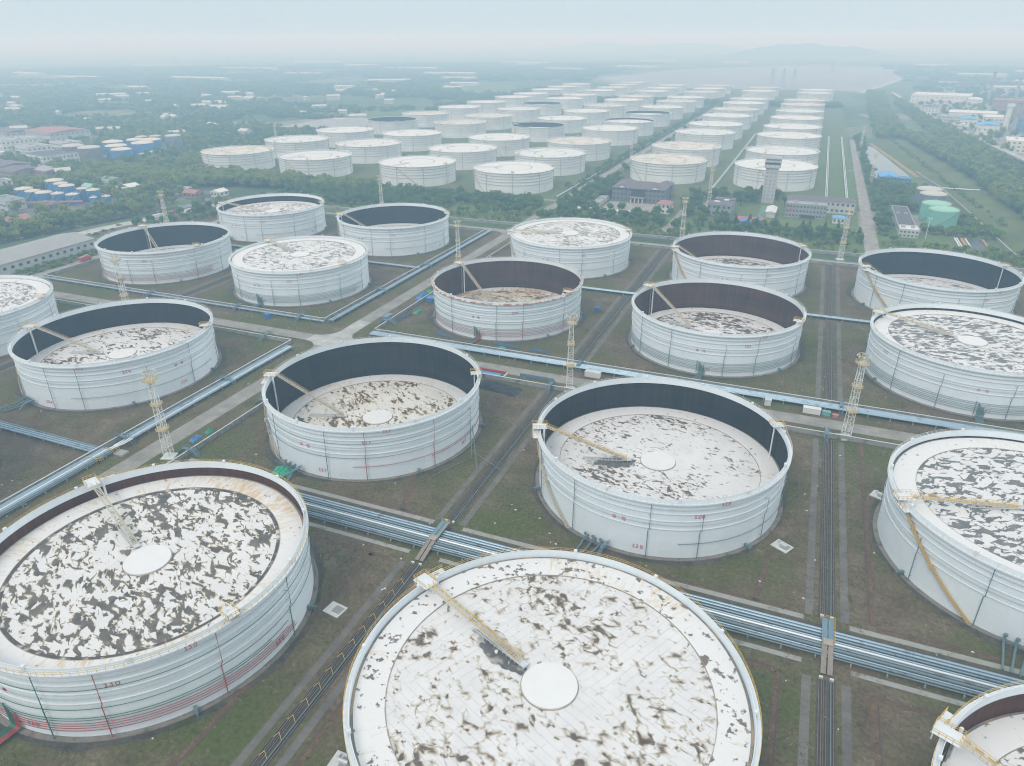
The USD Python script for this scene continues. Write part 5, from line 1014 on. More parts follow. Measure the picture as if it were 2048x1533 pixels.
# works at the far left
L_ = [("works_hall", "dark-roofed factory with a long row of windows, left of the brown-grey tank", (-905, -850, 612, 668), 11, "white_wall", "dark_roof", "flat", (2, 12, 12)), ("works_hall", "pale factory block behind the dark-roofed factory, right", (-955, -918, 690, 715), 14, "white_wall", "grey_roof", "flat", (3, 9, 5)), ("works_hall", "pale factory block behind the dark-roofed factory, left", (-975, -940, 655, 685), 12, "white_wall", "grey_roof", "flat", (2, 8, 5)),
      ("works_hall", "large white factory block at the left edge with a stepped front", (-1022, -985, 655, 700), 18, "white_wall", "grey_roof", "flat", (3, 7, 8)), ("works_hall", "low white factory range at the left edge, small dark windows", (-995, -958, 618, 648), 6, "pale_wall", "white_roof", "flat", (1, 10, 5)), ("works_hall", "long works hall with a faded red roof edge at far left", (-1115, -1040, 770, 830), 14, "pale_wall", "red_roof", "gable", (2, 14, 8)), ("works_hall", "dull purple-roofed hall behind the red-edged works hall", (-1190, -1125, 760, 800), 12, "pale_wall", "purple_roof", "gable", (2, 10, 5)),
      ("works_hall", "grey hall with two pale ridge strips below the dark-roofed factory", (-900, -855, 560, 592), 7, "pale_wall", "purple_roof", "gable", (1, 8, 5)), ("works_hall", "dull brown shed among trees below the dark-roofed factory, middle", (-850, -815, 545, 575), 6, "brown_wall", "purple_roof", "gable", (1, 8, 4)), ("works_hall", "dull brown shed among trees below the dark-roofed factory, right", (-815, -785, 560, 585), 6, "brown_wall", "grey_roof", "gable", (1, 6, 4)),
      ("white_house", "white three-storey house at the left edge beside the lower blue tanks", (-752, -738, 470, 486), 12, "white_wall", "grey_roof", "flat", (3, 2, 3)), ("frame_works", "green-grey open factory frame at the left edge below the lower blue tanks", (-690, -655, 424, 440), 8, "pale_wall", "green_roof2", "flat", (1, 12, 4)), ("red_roofed_house", "long house with a faded red roof at the left edge", (-615, -592, 372, 398), 5, "pale_wall", "red_roof", "gable", (1, 4, 6)), ("grey_block", "grey block at the left edge beside the red-roofed house", (-640, -616, 372, 392), 9, "grey_wall", "grey_roof", "flat", (3, 4, 4)),
      ("green_shed", "shed with a grey-green roof right of the lower blue tanks", (-684, -660, 536, 553), 7, "pale_wall", "green_roof2", "gable", (1, 5, 3)), ("teal_shed", "small teal-roofed shed right of the lower blue tanks", (-678, -662, 512, 522), 5, "pale_wall", "teal_roof", "gable", (1, 4, 2)), ("pale_shed", "low shed with a pale sloping roof in front of the hedge", (-642, -625, 520, 538), 5, "pale_wall", "white_roof", "gable", (1, 4, 3)), ("open_shed", "flat pale roof on posts in front of the hedge's right part", (-584, -566, 533, 546), 5, "pale_wall", "white_roof", "flat", (1, 4, 3)),
      ("brick_house", "small red-roofed house at the bend of the white road", (-556, -541, 524, 536), 5, "brown_wall", "red_roof", "gable", (1, 3, 2)), ("white_hut", "white hut in the trees right of the red-roofed small house", (-535, -524, 538, 550), 4.5, "white_wall", "white_roof", "gable", (1, 3, 2)), ("pale_store", "small white store above the tree row at left", (-606, -594, 410, 418), 4, "white_wall", "white_roof", "flat", (1, 3, 2)), ("brown_store", "brown store among pipes below the lower blue tanks", (-650, -625, 440, 452), 4, "brown_wall", "purple_roof", "flat", (1, 4, 3)),
      ("site_office", "grey hut at the near end of the white road", (-499, -489, 362, 372), 3, "pale_wall", "grey_roof", "gable", (1, 4, 3)),
      ("long_roof", "long flat-roofed shed at the edge of the forest left of the far tanks", (-835, -700, 1010, 1160), 6, "pale_wall", "grey_roof", "gable", (1, 4, 4)), ("long_roof", "pale canopy roof at the forest's edge behind the leftmost far column", (-690, -672, 1840, 1950), 9, "pale_wall", "grey_roof", "gable", (1, 3, 4))]
for nm, l, r, h, wm, rm, rf, wn in L_: building(nm, l, r, h, wm, rm, rf, wn, rz=-12 if r[0] < -600 and r[2] < 1000 else 0)
pr = thing("red_pipe_rack", "dull red pipe rack in front of the lower left blue tanks", "pipe rack", (-640, 447, 0), 28)
for k in range(3): MB().bar((-30, k * 1.2, 4 + k * .3), (30, k * 1.2, 4 + k * .3), .4).build("pipe", M["pale_red_pipe"], pr)
for k in range(9): MB().bar((-30 + k * 7.5, 1, 0), (-30 + k * 7.5, 1, 4), .4).build("post", M["red_pipe"], pr)
# plant at the right edge
R_l = [("plant_hall", "cream three-storey plant building at the right edge", (236, 290, 1142, 1190), 14, "cream_wall", "white_roof", "flat", (3, 9, 6), -8), ("plant_hall", "white shed with a blue roof left of the plant's tower", (232, 262, 1345, 1385), 14, "white_wall", "blue_roof", "gable", (1, 4, 4), -8), ("plant_hall", "smaller white shed with a blue roof behind the first", (224, 250, 1455, 1500), 12, "white_wall", "blue_roof", "gable", (1, 4, 4), -8), ("plant_hall", "long low pale hall with two window rows at the road's bend", (202, 262, 1540, 1570), 9, "pale_wall", "grey_roof", "flat", (2, 14, 3), -10), ("plant_hall", "long cream hall behind the two-row hall", (225, 300, 1590, 1640), 12, "cream_wall", "white_roof", "gable", (1, 8, 3), -10),
       ("plant_hall", "dark glass-fronted block near the highway, with white floor bands", (184, 212, 1625, 1690), 16, "white_wall", "dark_roof", "flat", (4, 5, 6), -10), ("plant_hall", "very long white hall with green doors at the back of the plant", (196, 312, 1950, 2040), 18, "white_wall", "white_roof", "flat", (2, 12, 6), -12), ("plant_hall", "dull red block at the right edge of the plant", (318, 400, 1740, 1800), 24, "red_wall", "red_roof", "flat", (3, 10, 5), -8), ("plant_hall", "dark blue-grey process block at the right edge", (300, 350, 1400, 1500), 20, "blue_wall", "dark_roof", "flat", (3, 8, 8), -8), ("plant_hall", "row of white process vessels' shed in the plant", (270, 300, 1540, 1570), 10, "white_wall", "white_roof", "gable", (1, 5, 3), -8),
       ("plant_hall", "low white canteen beside the highway's far bend", (200, 225, 1420, 1440), 7, "white_wall", "white_roof", "flat", (1, 6, 3), -8), ("plant_hall", "grey workshop between the blue-roofed sheds and the tower", (268, 292, 1440, 1480), 9, "grey_wall", "grey_roof", "flat", (2, 6, 5), -8)]
for nm, l, r, h, wm, rm, rf, wn, rz in R_l: building(nm, l, r, h, wm, rm, rf, wn, rz=rz)
t = thing("dome_store", "white round-domed store in the plant at right", "store", (308, 1910, 0)); MB().lathe([(15, 0), (15, 14)] + [(15 * math.cos(a), 14 + 5 * math.sin(a)) for a in np.linspace(.02, PI / 2, 8)], 36).build("shell", M["white_wall"], t, smooth=40); MB().ring(15, 15.3, 13.6, 14.2, n=36).build("rim_band", M["grey_roof"], t)
def stack(label, x, y, h, r=1.6): t = thing("chimney_stack", label, "chimney", (x, y, 0)); MB().tube([(0, 0, 0), (0, 0, h)], (r * 1.3, r), 12).build("shaft", M["grey_wall"], t, smooth=40); [MB().ring(r * .9, r * 1.6, h * q, h * q + .8, n=16).build("gallery", M["red_paint"], t) for q in (.6, .97)]
stack("grey chimney stack behind the white dome at right", 367, 2110, 62, 3.0); stack("second chimney stack, right of the one behind the white dome", 420, 2100, 50, 2.4); stack("slim pale column at the plant's right edge", 284, 1378, 46, 2.6); stack("thin stack far right in the haze", 700, 3050, 110, 4)
t = thing("silo_tower", "white cylindrical tower with a cap at the plant's right edge", "tower", (276, 1395, 0)); MB().tube([(0, 0, 0), (0, 0, 38)], 4, 16).build("shaft", M["white_wall"], t, smooth=40); MB().box((0, 0, 40), (9, 9, 4)).build("cap", M["white_roof"], t)
fr = thing("elevated_road", "pale raised road running along the right side into the haze", "bridge", (0, 0, 0))
for a_, b_ in zip(((262, 900), (236, 1040), (207, 1369), (189, 1594), (179, 1960)), ((236, 1040), (207, 1369), (189, 1594), (179, 1960), (170, 2250))):
    MB().bar((a_[0], a_[1], 4.0), (b_[0], b_[1], 4.0), 9.0, 1.2).build("deck", M["road_white"], fr); d_ = np.array(b_, float) - a_; n_ = np.array([-d_[1], d_[0]]) / np.linalg.norm(d_) * 4.4
    for s in (-1, 1): MB().bar((a_[0] + s * n_[0], a_[1] + s * n_[1], 5.0), (b_[0] + s * n_[0], b_[1] + s * n_[1], 5.0), .35, .9).build("parapet", M["white_cap"], fr)
    for k in range(int(np.linalg.norm(d_) / 30)): p = np.array(a_) + d_ * (k + .5) / max(1, int(np.linalg.norm(d_) / 30)); MB().box((p[0], p[1], 1.7), (6, 2, 3.4)).build("pier", M["concrete"], fr)
# pale sheds scattered over the hazy plain
sh0 = None; rr = random.Random(11); far_px = [(-2202, 2267, 260, 40), (-2728, 2179, 180, 50), (-2686, 3112, 300, 60), (-1414, 2342, 150, 45), (-1468, 2917, 220, 50), (-1360, 1985, 60, 30), (-1252, 2567, 120, 40), (-3270, 2369, 200, 50), (-3500, 3300, 300, 50), (-2050, 2700, 160, 40), (-1900, 3350, 260, 50), (-2400, 3700, 240, 60), (-1150, 3500, 200, 50), (-900, 3900, 220, 50), (-3000, 4100, 300, 60), (-1650, 4300, 260, 60), (-1300, 1500, 60, 25), (-1500, 1650, 50, 25), (-1750, 1480, 70, 25), (-1950, 1750, 60, 30), (-1200, 1280, 40, 20), (-2100, 1400, 60, 25), (-1020, 2050, 70, 30), (-1080, 2250, 90, 35), (550, 3400, 160, 50), (800, 3700, 180, 60), (620, 2900, 110, 40), (900, 3000, 140, 50), (480, 2550, 90, 40), (1100, 4200, 200, 60), (500, 4500, 200, 60), (-500, 4700, 160, 50), (-1000, 4900, 240, 60)]
for x, y, w_, d_ in far_px:
    g_ = "pale low sheds scattered over the hazy plain"
    l_ = "pale low shed fading in the haze over the far plain"
    if sh0 is None:
        sh0 = thing("far_shed", l_, "shed", (x, y, 0), 0, g_, (w_ / 100, d_ / 40, 1.0)); MB().box((0, 0, 4), (100, 40, 8)).build("wall", M["pale_wall"], sh0); MB().add([(-50.5, -20.5, 8), (50.5, -20.5, 8), (50.5, 20.5, 8), (-50.5, 20.5, 8), (-50.5, 0, 11), (50.5, 0, 11)], [[0, 1, 5], [0, 5, 4], [1, 2, 5], [2, 3, 4], [2, 4, 5], [3, 0, 4]]).build("roof", M["pale_roof"], sh0)
    else: place(sh0, l_, (x, y, 0), rr.uniform(-20, 35), g_, (w_ / 100, d_ / 40, 1.0))
hs0 = None
for k in range(62):
    a_, d_ = math.radians(rr.uniform(30, 58)), rr.uniform(950, 2300); x, y = -d_ * math.sin(a_), d_ * math.cos(a_)
    if x > -760 or (-1200 < x < -780 and 560 < y < 860): continue
    g_, l_ = "small houses scattered through the hazy woods", "small pale house among the hazy woods at upper left"; sc = (rr.uniform(.7, 2.4), rr.uniform(.7, 1.5), rr.uniform(.8, 1.5))
    if hs0 is None:
        hs0 = thing("plain_house", l_, "house", (x, y, 0), 10, g_, sc); MB().box((0, 0, 3.5), (14, 9, 7)).build("wall", M["pale_wall"], hs0); MB().add([(-7.5, -5, 7), (7.5, -5, 7), (7.5, 5, 7), (-7.5, 5, 7), (-7.5, 0, 9.6), (7.5, 0, 9.6)], [[0, 1, 5], [0, 5, 4], [1, 2, 5], [2, 3, 4], [2, 4, 5], [3, 0, 4]]).build("roof", M["pale_roof"], hs0)
    else: place(hs0, l_, (x, y, 0), rr.uniform(-30, 60), g_, sc)
pl0 = None
for x, y in ((-3350, 3300), (-3100, 3420), (-2800, 3600), (-2500, 3750), (-150, 2480), (-120, 2500), (-90, 2520), (20, 3400)):
    if pl0 is None:
        pl0 = thing("pylon", "faint grey lattice pylon far off in the haze", "pylon", (x, y, 0), 30, "faint pylons in the haze")
        for sx, sy in ((-1, -1), (1, -1), (1, 1), (-1, 1)): MB().bar((sx * 6, sy * 6, 0), (sx * .6, sy * .6, 52), .7).build("leg", M["far_riser"], pl0)
        m = MB(); [m.bar((-w_, 0, z), (w_, 0, z), .7) for z, w_ in ((32, 10), (39, 12), (46, 9))]; [m.bar((-6 + z * .104, -6 + z * .104, z), (6 - (z + 8) * .104, -6 + (z + 8) * .104, z + 8), .4) for z in range(0, 44, 8)]; m.build("crossarm", M["far_riser"], pl0)
    else: place(pl0, "faint grey lattice pylon far off in the haze", (x, y, 0), 30)
# hills
def hill(cx, cy, w_, d_, h, rz, seed):
    n, k = 70, 26; gx, gy = np.meshgrid(np.linspace(-1, 1, n), np.linspace(-1, 1, k), indexing="ij")
    p = np.stack([gx * w_ * .0045 + seed * 9, gy * d_ * .0045, np.zeros_like(gx)], -1).reshape(-1, 3)
    z = (np.clip(1 - gx ** 2, 0, 1) ** 1.2 * np.clip(1 - gy ** 2, 0, 1) ** 1.3).ravel() * h * np.clip(.75 + .9 * meshkit.fbm(p), .2, 1.5) - .5
    c_, s_ = math.cos(rz), math.sin(rz); v = np.column_stack([cx + gx.ravel() * w_ * c_ - gy.ravel() * d_ * s_, cy + gx.ravel() * w_ * s_ + gy.ravel() * d_ * c_, z])
    f = [[i * k + j, (i + 1) * k + j, (i + 1) * k + j + 1, i * k + j + 1] for i in range(n - 1) for j in range(k - 1)]
    tag(MB().add(v, f).build("hills", M["hill"], smooth=True), kind="structure")
M["hill"] = pos_mat("wooded_hill", [(.3, (.035, .055, .03)), (.7, (.075, .10, .05))], .02, 6)
hill(-160, 6500, 700, 320, 72, .35, 1); hill(-1500, 8600, 800, 360, 70, .3, 2); hill(-2600, 9400, 800, 360, 70, .3, 3)
# ------------------------------------------------------------------ trees and woods
RX = lambda x0, x1, y0, y1: sbox(x0, y0, x1, y1)
def leaf_mat(name, c1, c2, c3):
    nodes = {"g": ("geometry", {}), "n": ("noise_texture", {"scale": .11, "detail": 2.0}), "r": ("rgb_ramp", {"ramp": [(.3, c1), (.5, c2), (.72, c3)]}), "n2": ("noise_texture", {"scale": 1.1, "detail": 2.0}), "k": ("map_range", {"from_min": .3, "from_max": .7, "to_min": .65, "to_max": 1.4}), "m": ("mix_color", {"blend_type": "multiply", "fac": 1.0, "use_clamp": False}),
             "d": ("diffuse_bsdf", {}), "t": ("translucent_bsdf", {}), "x": ("mix_closure", {"fac": .55})}
    return mat(name, nodes, [("g.position", "n.vector"), ("n.fac", "r.fac"), ("g.position", "n2.vector"), ("n2.fac", "k.value"), ("r.color", "m.a"), ("k.result", "m.b"), ("m.result", "d.color"), ("m.result", "t.color"), ("d.BSDF", "x.closure1"), ("t.BSDF", "x.closure2")], "x.closure")
LM = [leaf_mat("mid_green_leaves", (.135, .225, .072), (.18, .28, .095), (.23, .32, .125)), leaf_mat("dark_green_leaves", (.095, .175, .070), (.13, .22, .09), (.17, .26, .11)), leaf_mat("yellow_green_leaves", (.19, .26, .078), (.25, .315, .10), (.31, .345, .13))]
M["bark"] = flat("tree_bark", (.10, .08, .06), .9, .2)
def crown_mesh(m, rng, c, rx, rz_, n, size, lobes=6):
    cs = [np.array(c) + rng.normal(size=3) * [rx * .42, rx * .42, rz_ * .38] for _ in range(lobes)]; rs = [rng.uniform(.42, .68) for _ in range(lobes)]
    V, F = [], []
    for i in range(n):
        k = rng.integers(lobes); d = rng.normal(size=3); d[2] = d[2] * .8 + .25; d /= np.linalg.norm(d)
        p = cs[k] + d * np.array([rx, rx, rz_]) * rs[k] * rng.uniform(.72, 1.05)
        nrm = d * .8 + rng.normal(size=3) * .45; nrm[2] += .35; nrm /= np.linalg.norm(nrm)
        a = np.cross(nrm, rng.normal(size=3)); a /= np.linalg.norm(a); b = np.cross(nrm, a); s = size * rng.uniform(.6, 1.25)
        b0 = len(V); V += [p - a * s - b * s * .7, p + a * s - b * s * .6, p + a * s * .7 + b * s, p - a * s * .8 + b * s * .75]; F += [[b0, b0 + 1, b0 + 2], [b0, b0 + 2, b0 + 3]]
    m.add(V, F)
def tree_parts(parent, rng, h, r, lm, n, size, trunk=True, lobes=6, conic=False):
    if trunk:
        tm = MB(); th = h * .45; tm.tube([(0, 0, -.1), (rng.normal() * .15, rng.normal() * .15, th)], (r * .09 + .06, r * .045 + .03), 6)
        for k in range(3): a = rng.uniform(0, 2 * PI); tm.tube([(0, 0, th * .8), (math.cos(a) * r * .5, math.sin(a) * r * .5, h * .72)], (r * .04 + .03, .03), 5)
        tm.build("trunk", M["bark"], parent)
    m = MB()
    if conic:
        for q in range(4): crown_mesh(m, rng, (0, 0, h * (.3 + .19 * q)), r * (1 - q * .22), h * .16, n // 4, size, 3)
    else: crown_mesh(m, rng, (0, 0, h * .62), r, h * .36, n, size, lobes)
    m.build("crown", lm, parent)
kinds = []
for k, (h, r, li, n, s, con) in enumerate(((6.0, 3.0, 0, 200, .55, 0), (4.6, 2.5, 2, 170, .5, 0), (8.5, 4.0, 1, 260, .65, 0), (9.5, 2.3, 1, 180, .5, 1), (2.6, 2.4, 0, 130, .45, 0), (10.0, 5.0, 2, 300, .75, 0))):
    kinds.append((h, r, li, n, s, con))
first = {}
def tree(k, loc, label, group, sc=1.0, rz=0):
    if (k,) not in first:
        h, r, li, n, s, con = kinds[k]; t = thing("tree" if k != 4 else "shrub", label, "tree" if k != 4 else "shrub", loc, rz, group, (sc, sc, sc)); tree_parts(t, np.random.default_rng(40 + k), h, r, LM[li], n, s, True, 7, con); first[(k,)] = t
        return t
    return place(first[(k,)], label, loc, rz, group, (sc, sc, sc * random.Random(int(loc[0] * 13 + loc[1])).uniform(.85, 1.15)))
rg = np.random.default_rng(3)
blocked = [RX(-172, -104, 612, 700), RX(-40, -18, 602, 714), RX(-80, -52, 624, 672), RX(-20, 46, 598, 694), RX(44, 57, 500, 1230), RX(-216, -203, 500, 1800), RX(-198, -120, 598, 609), RX(-182, -168, 626, 664), RX(66, 90, 604, 704), RX(90, 118, 640, 762), RX(64, 102, 832, 872), RX(-104, -92, 552, 642), Polygon([(64, 886), (62, 1000), (62, 1103), (71, 1145), (76, 1135), (103, 893), (98, 872), (70, 872)]), RX(106, 136, 586, 622), RX(-52, -26, 602, 690)]
for x, y, R, H in UL + LL:                                               # nothing grows right in front of the storage tanks
    blocked.append(LineString([(x, y), (x * .955, y * .955)]).buffer(R + 7))
BL = shapely.union_all(blocked); shapely.prepare(BL)
TXY = {}
def ok(x, y, gap):
    if BL.contains(Point(x, y)): return False
    for i in range(int(x // 8) - 1, int(x // 8) + 2):
        for j in range(int(y // 8) - 1, int(y // 8) + 2):
            for q in TXY.get((i, j), ()):
                if (q[0] - x) ** 2 + (q[1] - y) ** 2 < gap * gap: return False
    TXY.setdefault((int(x // 8), int(y // 8)), []).append((x, y)); return True
spots = []
def scatter(poly, n, gap, ks, lab, group):
    x0, y0, x1, y1 = poly.bounds; got = 0
    for _ in range(n * 12):
        x, y = rg.uniform(x0, x1), rg.uniform(y0, y1)
        if poly.contains(Point(x, y)) and ok(x, y, gap):
            k = int(rg.choice(ks)); spots.append((x, y, k, lab, group, rg.uniform(.75, 1.2), rg.uniform(0, 360))); got += 1
            if got >= n: break
scatter(RX(-300, 46, 541, 556), 90, 4.2, (0, 1, 1), "tree in the planted row behind the back wall", "round trees planted behind the back wall")
scatter(RX(46, 150, 543, 585), 70, 4.4, (0, 1, 1), "tree in the belt between the back wall and the basin", "round trees in the belt near the basin")
scatter(RX(-300, -218, 556, 625), 75, 4.6, (0, 1, 0, 2), "tree in the plantation between the yard and the far farm", "trees of the plantation left of the far road")
scatter(RX(-204, -104, 556, 615), 85, 4.8, (0, 2, 2), "tree in the grove around the long white shed", "trees round the long white shed")
scatter(RX(-204, -170, 612, 735), 70, 5.2, (2, 2, 0), "tree left of the large office", "trees left of the large office")
scatter(RX(-104, -52, 556, 720), 70, 5.2, (2, 2, 0, 3), "tree between the large office and the sports court", "trees right of the large office")
scatter(RX(-52, 44, 556, 600), 80, 4.2, (0, 1, 3, 2), "tree or bush in the hedge belt before the lawn", "trees of the belt before the lawn")
scatter(RX(-54, -16, 690, 730), 14, 5, (2,), "tree at the foot of the grey tower", "trees at the tower's foot")
scatter(RX(30, 45, 596, 690), 22, 4.6, (2, 0), "tree between the lawn and the concrete road", "trees right of the lawn")
scatter(RX(56, 66, 604, 1230), 110, 4.2, (0, 2, 4), "tree along the right side of the far concrete road", "trees right of the far concrete road")
scatter(RX(56, 110, 704, 834), 70, 4.8, (2, 0, 0), "tree in front of the blue pond shed", "trees between the long dark-roofed building and the pond shed")
scatter(RX(84, 140, 622, 650), 50, 4, (4, 0), "shrub at the foot of the green tanks", "shrubs round the green tanks")
scatter(Polygon([(112, 660), (128, 700), (133, 640), (132, 624), (112, 624)]), 40, 4, (4, 0), "shrub between the green tanks and the slope's wall", "shrubs behind the green tanks")
scatter(Polygon([(-600, 318), (-560, 318), (-535, 455), (-545, 500), (-575, 440)]), 90, 6.0, (5, 2, 0), "tree in the row along the dark canal", "trees in the row along the dark canal")
scatter(RX(-505, -468, 410, 520), 70, 5.2, (0, 4, 2), "tree in the green strip between the white road and the yard", "trees between the white road and the yard")
scatter(RX(-470, -458, 290, 360), 26, 3.6, (4,), "bush along the warehouse's near side", "bushes along the warehouse")
scatter(Polygon([(-480, 540), (-300, 541), (-300, 560), (-480, 575)]), 70, 5.0, (0, 2, 1), "tree in the strip behind the two back left tanks", "trees behind the back left tanks")
def sizekey(s): return -(kinds[s[2]][1] * s[5]) / math.hypot(s[0], s[1])
spots.sort(key=sizekey)
singles, rest = spots[:300], spots[300:]
KW = ("rounded mid-green", "small yellow-green", "broad dark", "narrow pointed", "low spreading", "wide-crowned")
for x, y, k, lab, grp, sc, rz in singles:
    lab, grp = f"{KW[k]} {lab}", f"{grp}, {KW[k]} ones"
    tree(k, (x, y, 0), lab, grp, sc, rz)

def instancer(name, label, protos, pts, kind="stuff"):
    """pts: (x, y, prototype, scale, rotation)"""
    pi = UsdGeom.PointInstancer.Define(stage, path_for(name)); base = str(pi.GetPath()); paths = []
    for i, (mesh_, lm) in enumerate(protos):
        q = f"{base}/foliage_{i:03d}" if i else f"{base}/foliage"; usdkit.mesh(stage, q, mesh_, lm); paths.append(Sdf.Path(q))
    pi.CreatePrototypesRel().SetTargets(paths)
    P = np.array([(p[0], p[1], 0) for p in pts], np.float32); pi.CreatePositionsAttr(Vt.Vec3fArray.FromNumpy(P)); pi.CreateProtoIndicesAttr(Vt.IntArray([int(p[2]) for p in pts]))
    pi.CreateScalesAttr(Vt.Vec3fArray.FromNumpy(np.array([(p[3], p[3], p[3] * p[5] if len(p) > 5 else p[3]) for p in pts], np.float32)))
    pi.CreateOrientationsAttr(Vt.QuathArray([Gf.Quath(math.cos(math.radians(p[4]) / 2), 0, 0, math.sin(math.radians(p[4]) / 2)) for p in pts]))
    tag(pi, label, kind=kind)
def one_tree_mesh(k, seed, n_=None):
    h, r, li, n, s, con = kinds[k]; m = MB(); rng = np.random.default_rng(seed); m.tube([(0, 0, -.1), (0, 0, h * .5)], (.35, .2), 5)
    if con: [crown_mesh(m, rng, (0, 0, h * (.3 + .19 * q)), r * (1 - q * .22), h * .16, n // 4, s, 3) for q in range(4)]
    else: crown_mesh(m, rng, (0, 0, h * .62), r, h * .36, n_ or n, s, 7)
    return m.mesh(), LM[li]
pro = [one_tree_mesh(k, 70 + k) for k in range(6)]
# hedge belts and further rows seen as one mass
more = [(x, y, k, sc, rz) for x, y, k, lab, grp, sc, rz in rest]
def fill(poly, gap, ks, smin=.8, smax=1.25):
    x0, y0, x1, y1 = poly.bounds
    for xx in np.arange(x0, x1, gap):
        for yy in np.arange(y0, y1, gap):
            x, y = xx + rg.uniform(-.45, .45) * gap, yy + rg.uniform(-.45, .45) * gap
            if poly.contains(Point(x, y)) and not BL.contains(Point(x, y)): more.append((x, y, int(rg.choice(ks)), rg.uniform(smin, smax), rg.uniform(0, 360)))
fill(Polygon([(-735, 572), (-626, 560), (-540, 586), (-400, 596), (-400, 622), (-600, 640), (-690, 622), (-770, 610)]), 6.0, (5, 5, 2))
fill(Polygon([(-800, 640), (-640, 650), (-640, 720), (-780, 660)]), 6.5, (5, 2))
fill(Polygon([(-830, 590), (-700, 520), (-690, 545), (-790, 640), (-850, 650)]), 6.5, (5, 2, 0))
fill(RX(-400, -220, 600, 626), 5.2, (0, 2, 0)); fill(RX(-460, -300, 556, 600), 5.6, (0, 1, 2))
fill(Polygon([(123, 1239), (162, 896), (172, 707), (178, 540), (212, 540), (203, 707), (192, 900), (160, 1200), (128, 1330)]), 6.2, (5, 2, 2))
fill(Polygon([(84, 1235), (128, 1240), (128, 1700), (150, 2250), (108, 2250), (92, 1700)]), 7.5, (5, 2, 0))
fill(Polygon([(232, 545), (290, 545), (262, 800), (226, 900), (205, 1330), (188, 1590), (176, 1950), (150, 1950), (158, 1560), (165, 1220), (196, 920), (212, 780)]), 8.0, (5, 2, 0, 1))
fill(RX(-700, 40, 1755, 1800), 8, (5, 2)); fill(RX(-225, -216, 700, 1740), 7, (4, 0)); fill(RX(-196, -190, 655, 1740), 6.5, (4, 0, 2)); fill(RX(-700, -660, 1150, 1800), 8, (5, 2))
fill(RX(-600, -560, 440, 560), 8.5, (5, 2, 0)); fill(Polygon([(-700, 520), (-600, 480), (-590, 560), (-680, 560)]), 11, (5, 0)); fill(Polygon([(-760, 420), (-690, 450), (-700, 540), (-790, 520)]), 9, (5, 2))
fill(RX(-1000, -780, 590, 880), 17, (5, 2)); fill(RX(-660, -560, 360, 440), 16, (5, 0)); fill(RX(200, 560, 1080, 2150), 30, (5, 2))
instancer("tree_belts", "green belts and hedges of trees merging together between the yards", pro, more)
# the woods over the plain at upper left and far right
def clump(seed, n=9, span=26):
    rng = np.random.default_rng(seed); m = MB()
    for _ in range(n):
        c_ = rng.uniform(-span / 2, span / 2, 2); h = rng.uniform(6, 12)
        crown_mesh(m, rng, (c_[0], c_[1], h * .55), rng.uniform(3.0, 5.2), h * .42, 46, 1.5, 3)
    return m.mesh(), LM[(seed + 1) % 3 if seed != 92 else 1]
W_ = shapely.union_all([Polygon([(-700, 1000), (-1150, 900), (-1350, 850), (-3600, 900), (-4600, 4200), (-900, 4600), (-840, 2700), (-700, 2450)]), Polygon([(-1150, 850), (-780, 640), (-700, 660), (-690, 1000), (-1100, 980)])])
open_ = shapely.union_all([Polygon([(-880, 1300), (-690, 1080), (-640, 1110), (-790, 1500)]), RX(-840, -695, 1005, 1165)] + [sbox(x - w_ * .6, y - d_ * 1.2, x + w_ * .6, y + d_) for x, y, w_, d_ in far_px] + [RX(-1010, -780, 600, 830), RX(-1200, -1030, 750, 850)])
shapely.prepare(W_); shapely.prepare(open_)
wood = []
for g0, g1, step in ((0, 1500, 22), (1500, 2600, 30), (2600, 4700, 46)):
    gx, gy = np.meshgrid(np.arange(-4600, -640, step), np.arange(600, 4600, step)); gx, gy = gx.ravel(), gy.ravel(); d_ = np.hypot(gx, gy)
    k_ = (d_ >= g0) & (d_ < g1) & (np.abs(np.degrees(np.arctan2(-gx, gy)) - 22.2) < 40); gx, gy = gx[k_] + rg.uniform(-.4, .4, k_.sum()) * step, gy[k_] + rg.uniform(-.4, .4, k_.sum()) * step
    dens = meshkit.noise(np.stack([gx * .0045, gy * .0045, np.full(len(gx), .3)], 1)) + .35 * meshkit.noise(np.stack([gx * .02, gy * .02, np.full(len(gx), 5.3)], 1))
    k_ = (dens > .55 + .12 * rg.random(len(gx))) & shapely.contains_xy(W_, gx, gy) & ~shapely.contains_xy(open_, gx, gy)
    for x, y in zip(gx[k_], gy[k_]): wood.append((x, y, int(rg.integers(4)), rg.uniform(.8, 1.25) * step / 24, rg.uniform(0, 360), 24 / step))
n_w = len(wood)
for _ in range(900):
    x, y = rg.uniform(260, 1500), rg.uniform(2100, 4500)
    if math.degrees(math.atan2(x, y)) < 15: wood.append((x, y, int(rg.integers(4)), rg.uniform(1, 1.8), rg.uniform(0, 360), .6))
instancer("woods", "hazy blue-green woods spreading over the plain", [clump(s) for s in (90, 91, 92, 93)], wood)
tuft = []
for _ in range(120):
    k = rg.random(); x, y = 118 + 48 * k + rg.uniform(-3, 3), 1230 - 560 * k + rg.uniform(-8, 8)
    tuft.append((x - 14, y, 4, rg.uniform(.5, 1.2), 0))
instancer("slope_bushes", "line of low dark bushes across the mown slope", pro, tuft)

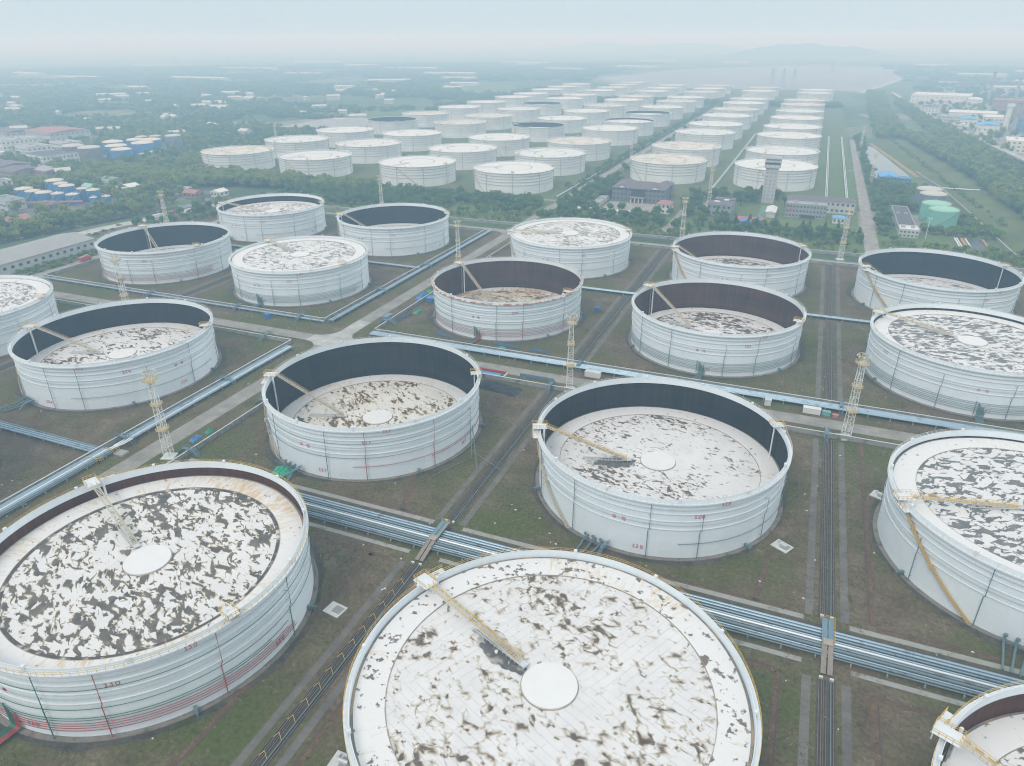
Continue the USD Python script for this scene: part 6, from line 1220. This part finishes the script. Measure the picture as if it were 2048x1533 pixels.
# weeds and stones in the yards
def tuft_mesh(seed):
    rng = np.random.default_rng(seed); V, F = [], []
    for _ in range(16):
        a = rng.uniform(0, 2 * PI); r = rng.uniform(0, .42); x, y = r * math.cos(a), r * math.sin(a); b = rng.uniform(0, 2 * PI); w = rng.uniform(.05, .12); h = rng.uniform(.08, .26); n = len(V)
        V += [(x - w * math.cos(b), y - w * math.sin(b), 0), (x + w * math.cos(b), y + w * math.sin(b), 0), (x + rng.normal() * .2, y + rng.normal() * .2, h)]; F.append([n, n + 1, n + 2])
    return np.array(V), np.array(F)
WM = [leaf_mat("green_weeds", (.16, .23, .07), (.20, .27, .085), (.26, .31, .11)), leaf_mat("dry_weeds", (.27, .24, .14), (.34, .30, .18), (.42, .37, .24)), leaf_mat("olive_weeds", (.17, .18, .075), (.21, .22, .095), (.25, .25, .12))]
wp = [(tuft_mesh(5 + k), WM[k % 3]) for k in range(6)]
st = trimesh.creation.icosphere(1, .28); st.vertices *= np.array([1.2, .9, .55]); wp.append(((np.array(st.vertices), np.array(st.faces)), M["white_cap"]))
tk_ = [(-32.2, 98.3), (-143.1, 99.2), (77.6, 98), (-31.7, 207.8), (-142.3, 207.8), (77.4, 207.9), (-278.2, 208.9), (-385.6, 209.1), (-279, 98.6), (-142.4, 342.6), (-31.4, 341.2), (77.9, 341.5), (-279.6, 343.4)]
N_ = 80000
wy = 30 + 370 * rg.random(N_) ** 1.5; wx = np.where(wy > 160, rg.uniform(-300, 130, N_), rg.uniform(-240, 120, N_))
keep = ~(((wy > 269) & (wy < 278)) | ((wx > -214) & (wx < -205)) | ((wy > 145.5) & (wy < 156.5)))
for a, b in tk_: keep &= (wx - a) ** 2 + (wy - b) ** 2 > 43.2 ** 2
wq = meshkit.noise(np.stack([wx * .045, wy * .045, np.full(N_, 1.7)], 1)) + .5 * meshkit.noise(np.stack([wx * .2, wy * .2, np.full(N_, 4.0)], 1)) - .75
keep &= wq > rg.uniform(-.30, .40, N_)
pw = [(x, y, 6 if rg.random() < .02 else int(rg.choice([0, 3, 2, 5] if q > .15 else [1, 4, 2, 5])), rg.uniform(.6, 1.4), rg.uniform(0, 360)) for x, y, q in zip(wx[keep], wy[keep], wq[keep])]
instancer("weeds", "weeds, grass tufts and loose stones over the yard soil", wp, pw)
# ------------------------------------------------------------------ haze
hz = MB(); hz.box((0, 6900, (CAM_H + 30 - 1.5) / 2), (28000, 17000, CAM_H + 30 + 1.5))
haze_mat = usdkit.material(stage, "/World/Looks/pale_haze", {"v": ("principled_volume", {"color": HAZE_COLOR, "density": HAZE_DENSITY, "anisotropy": 0.0, "absorption_color": (1.0, 1.0, 1.0)})}, [], volume="v.volume")
tag(hz.build("haze", haze_mat), "pale blue haze thickening over the far plain", "haze", kind="stuff")
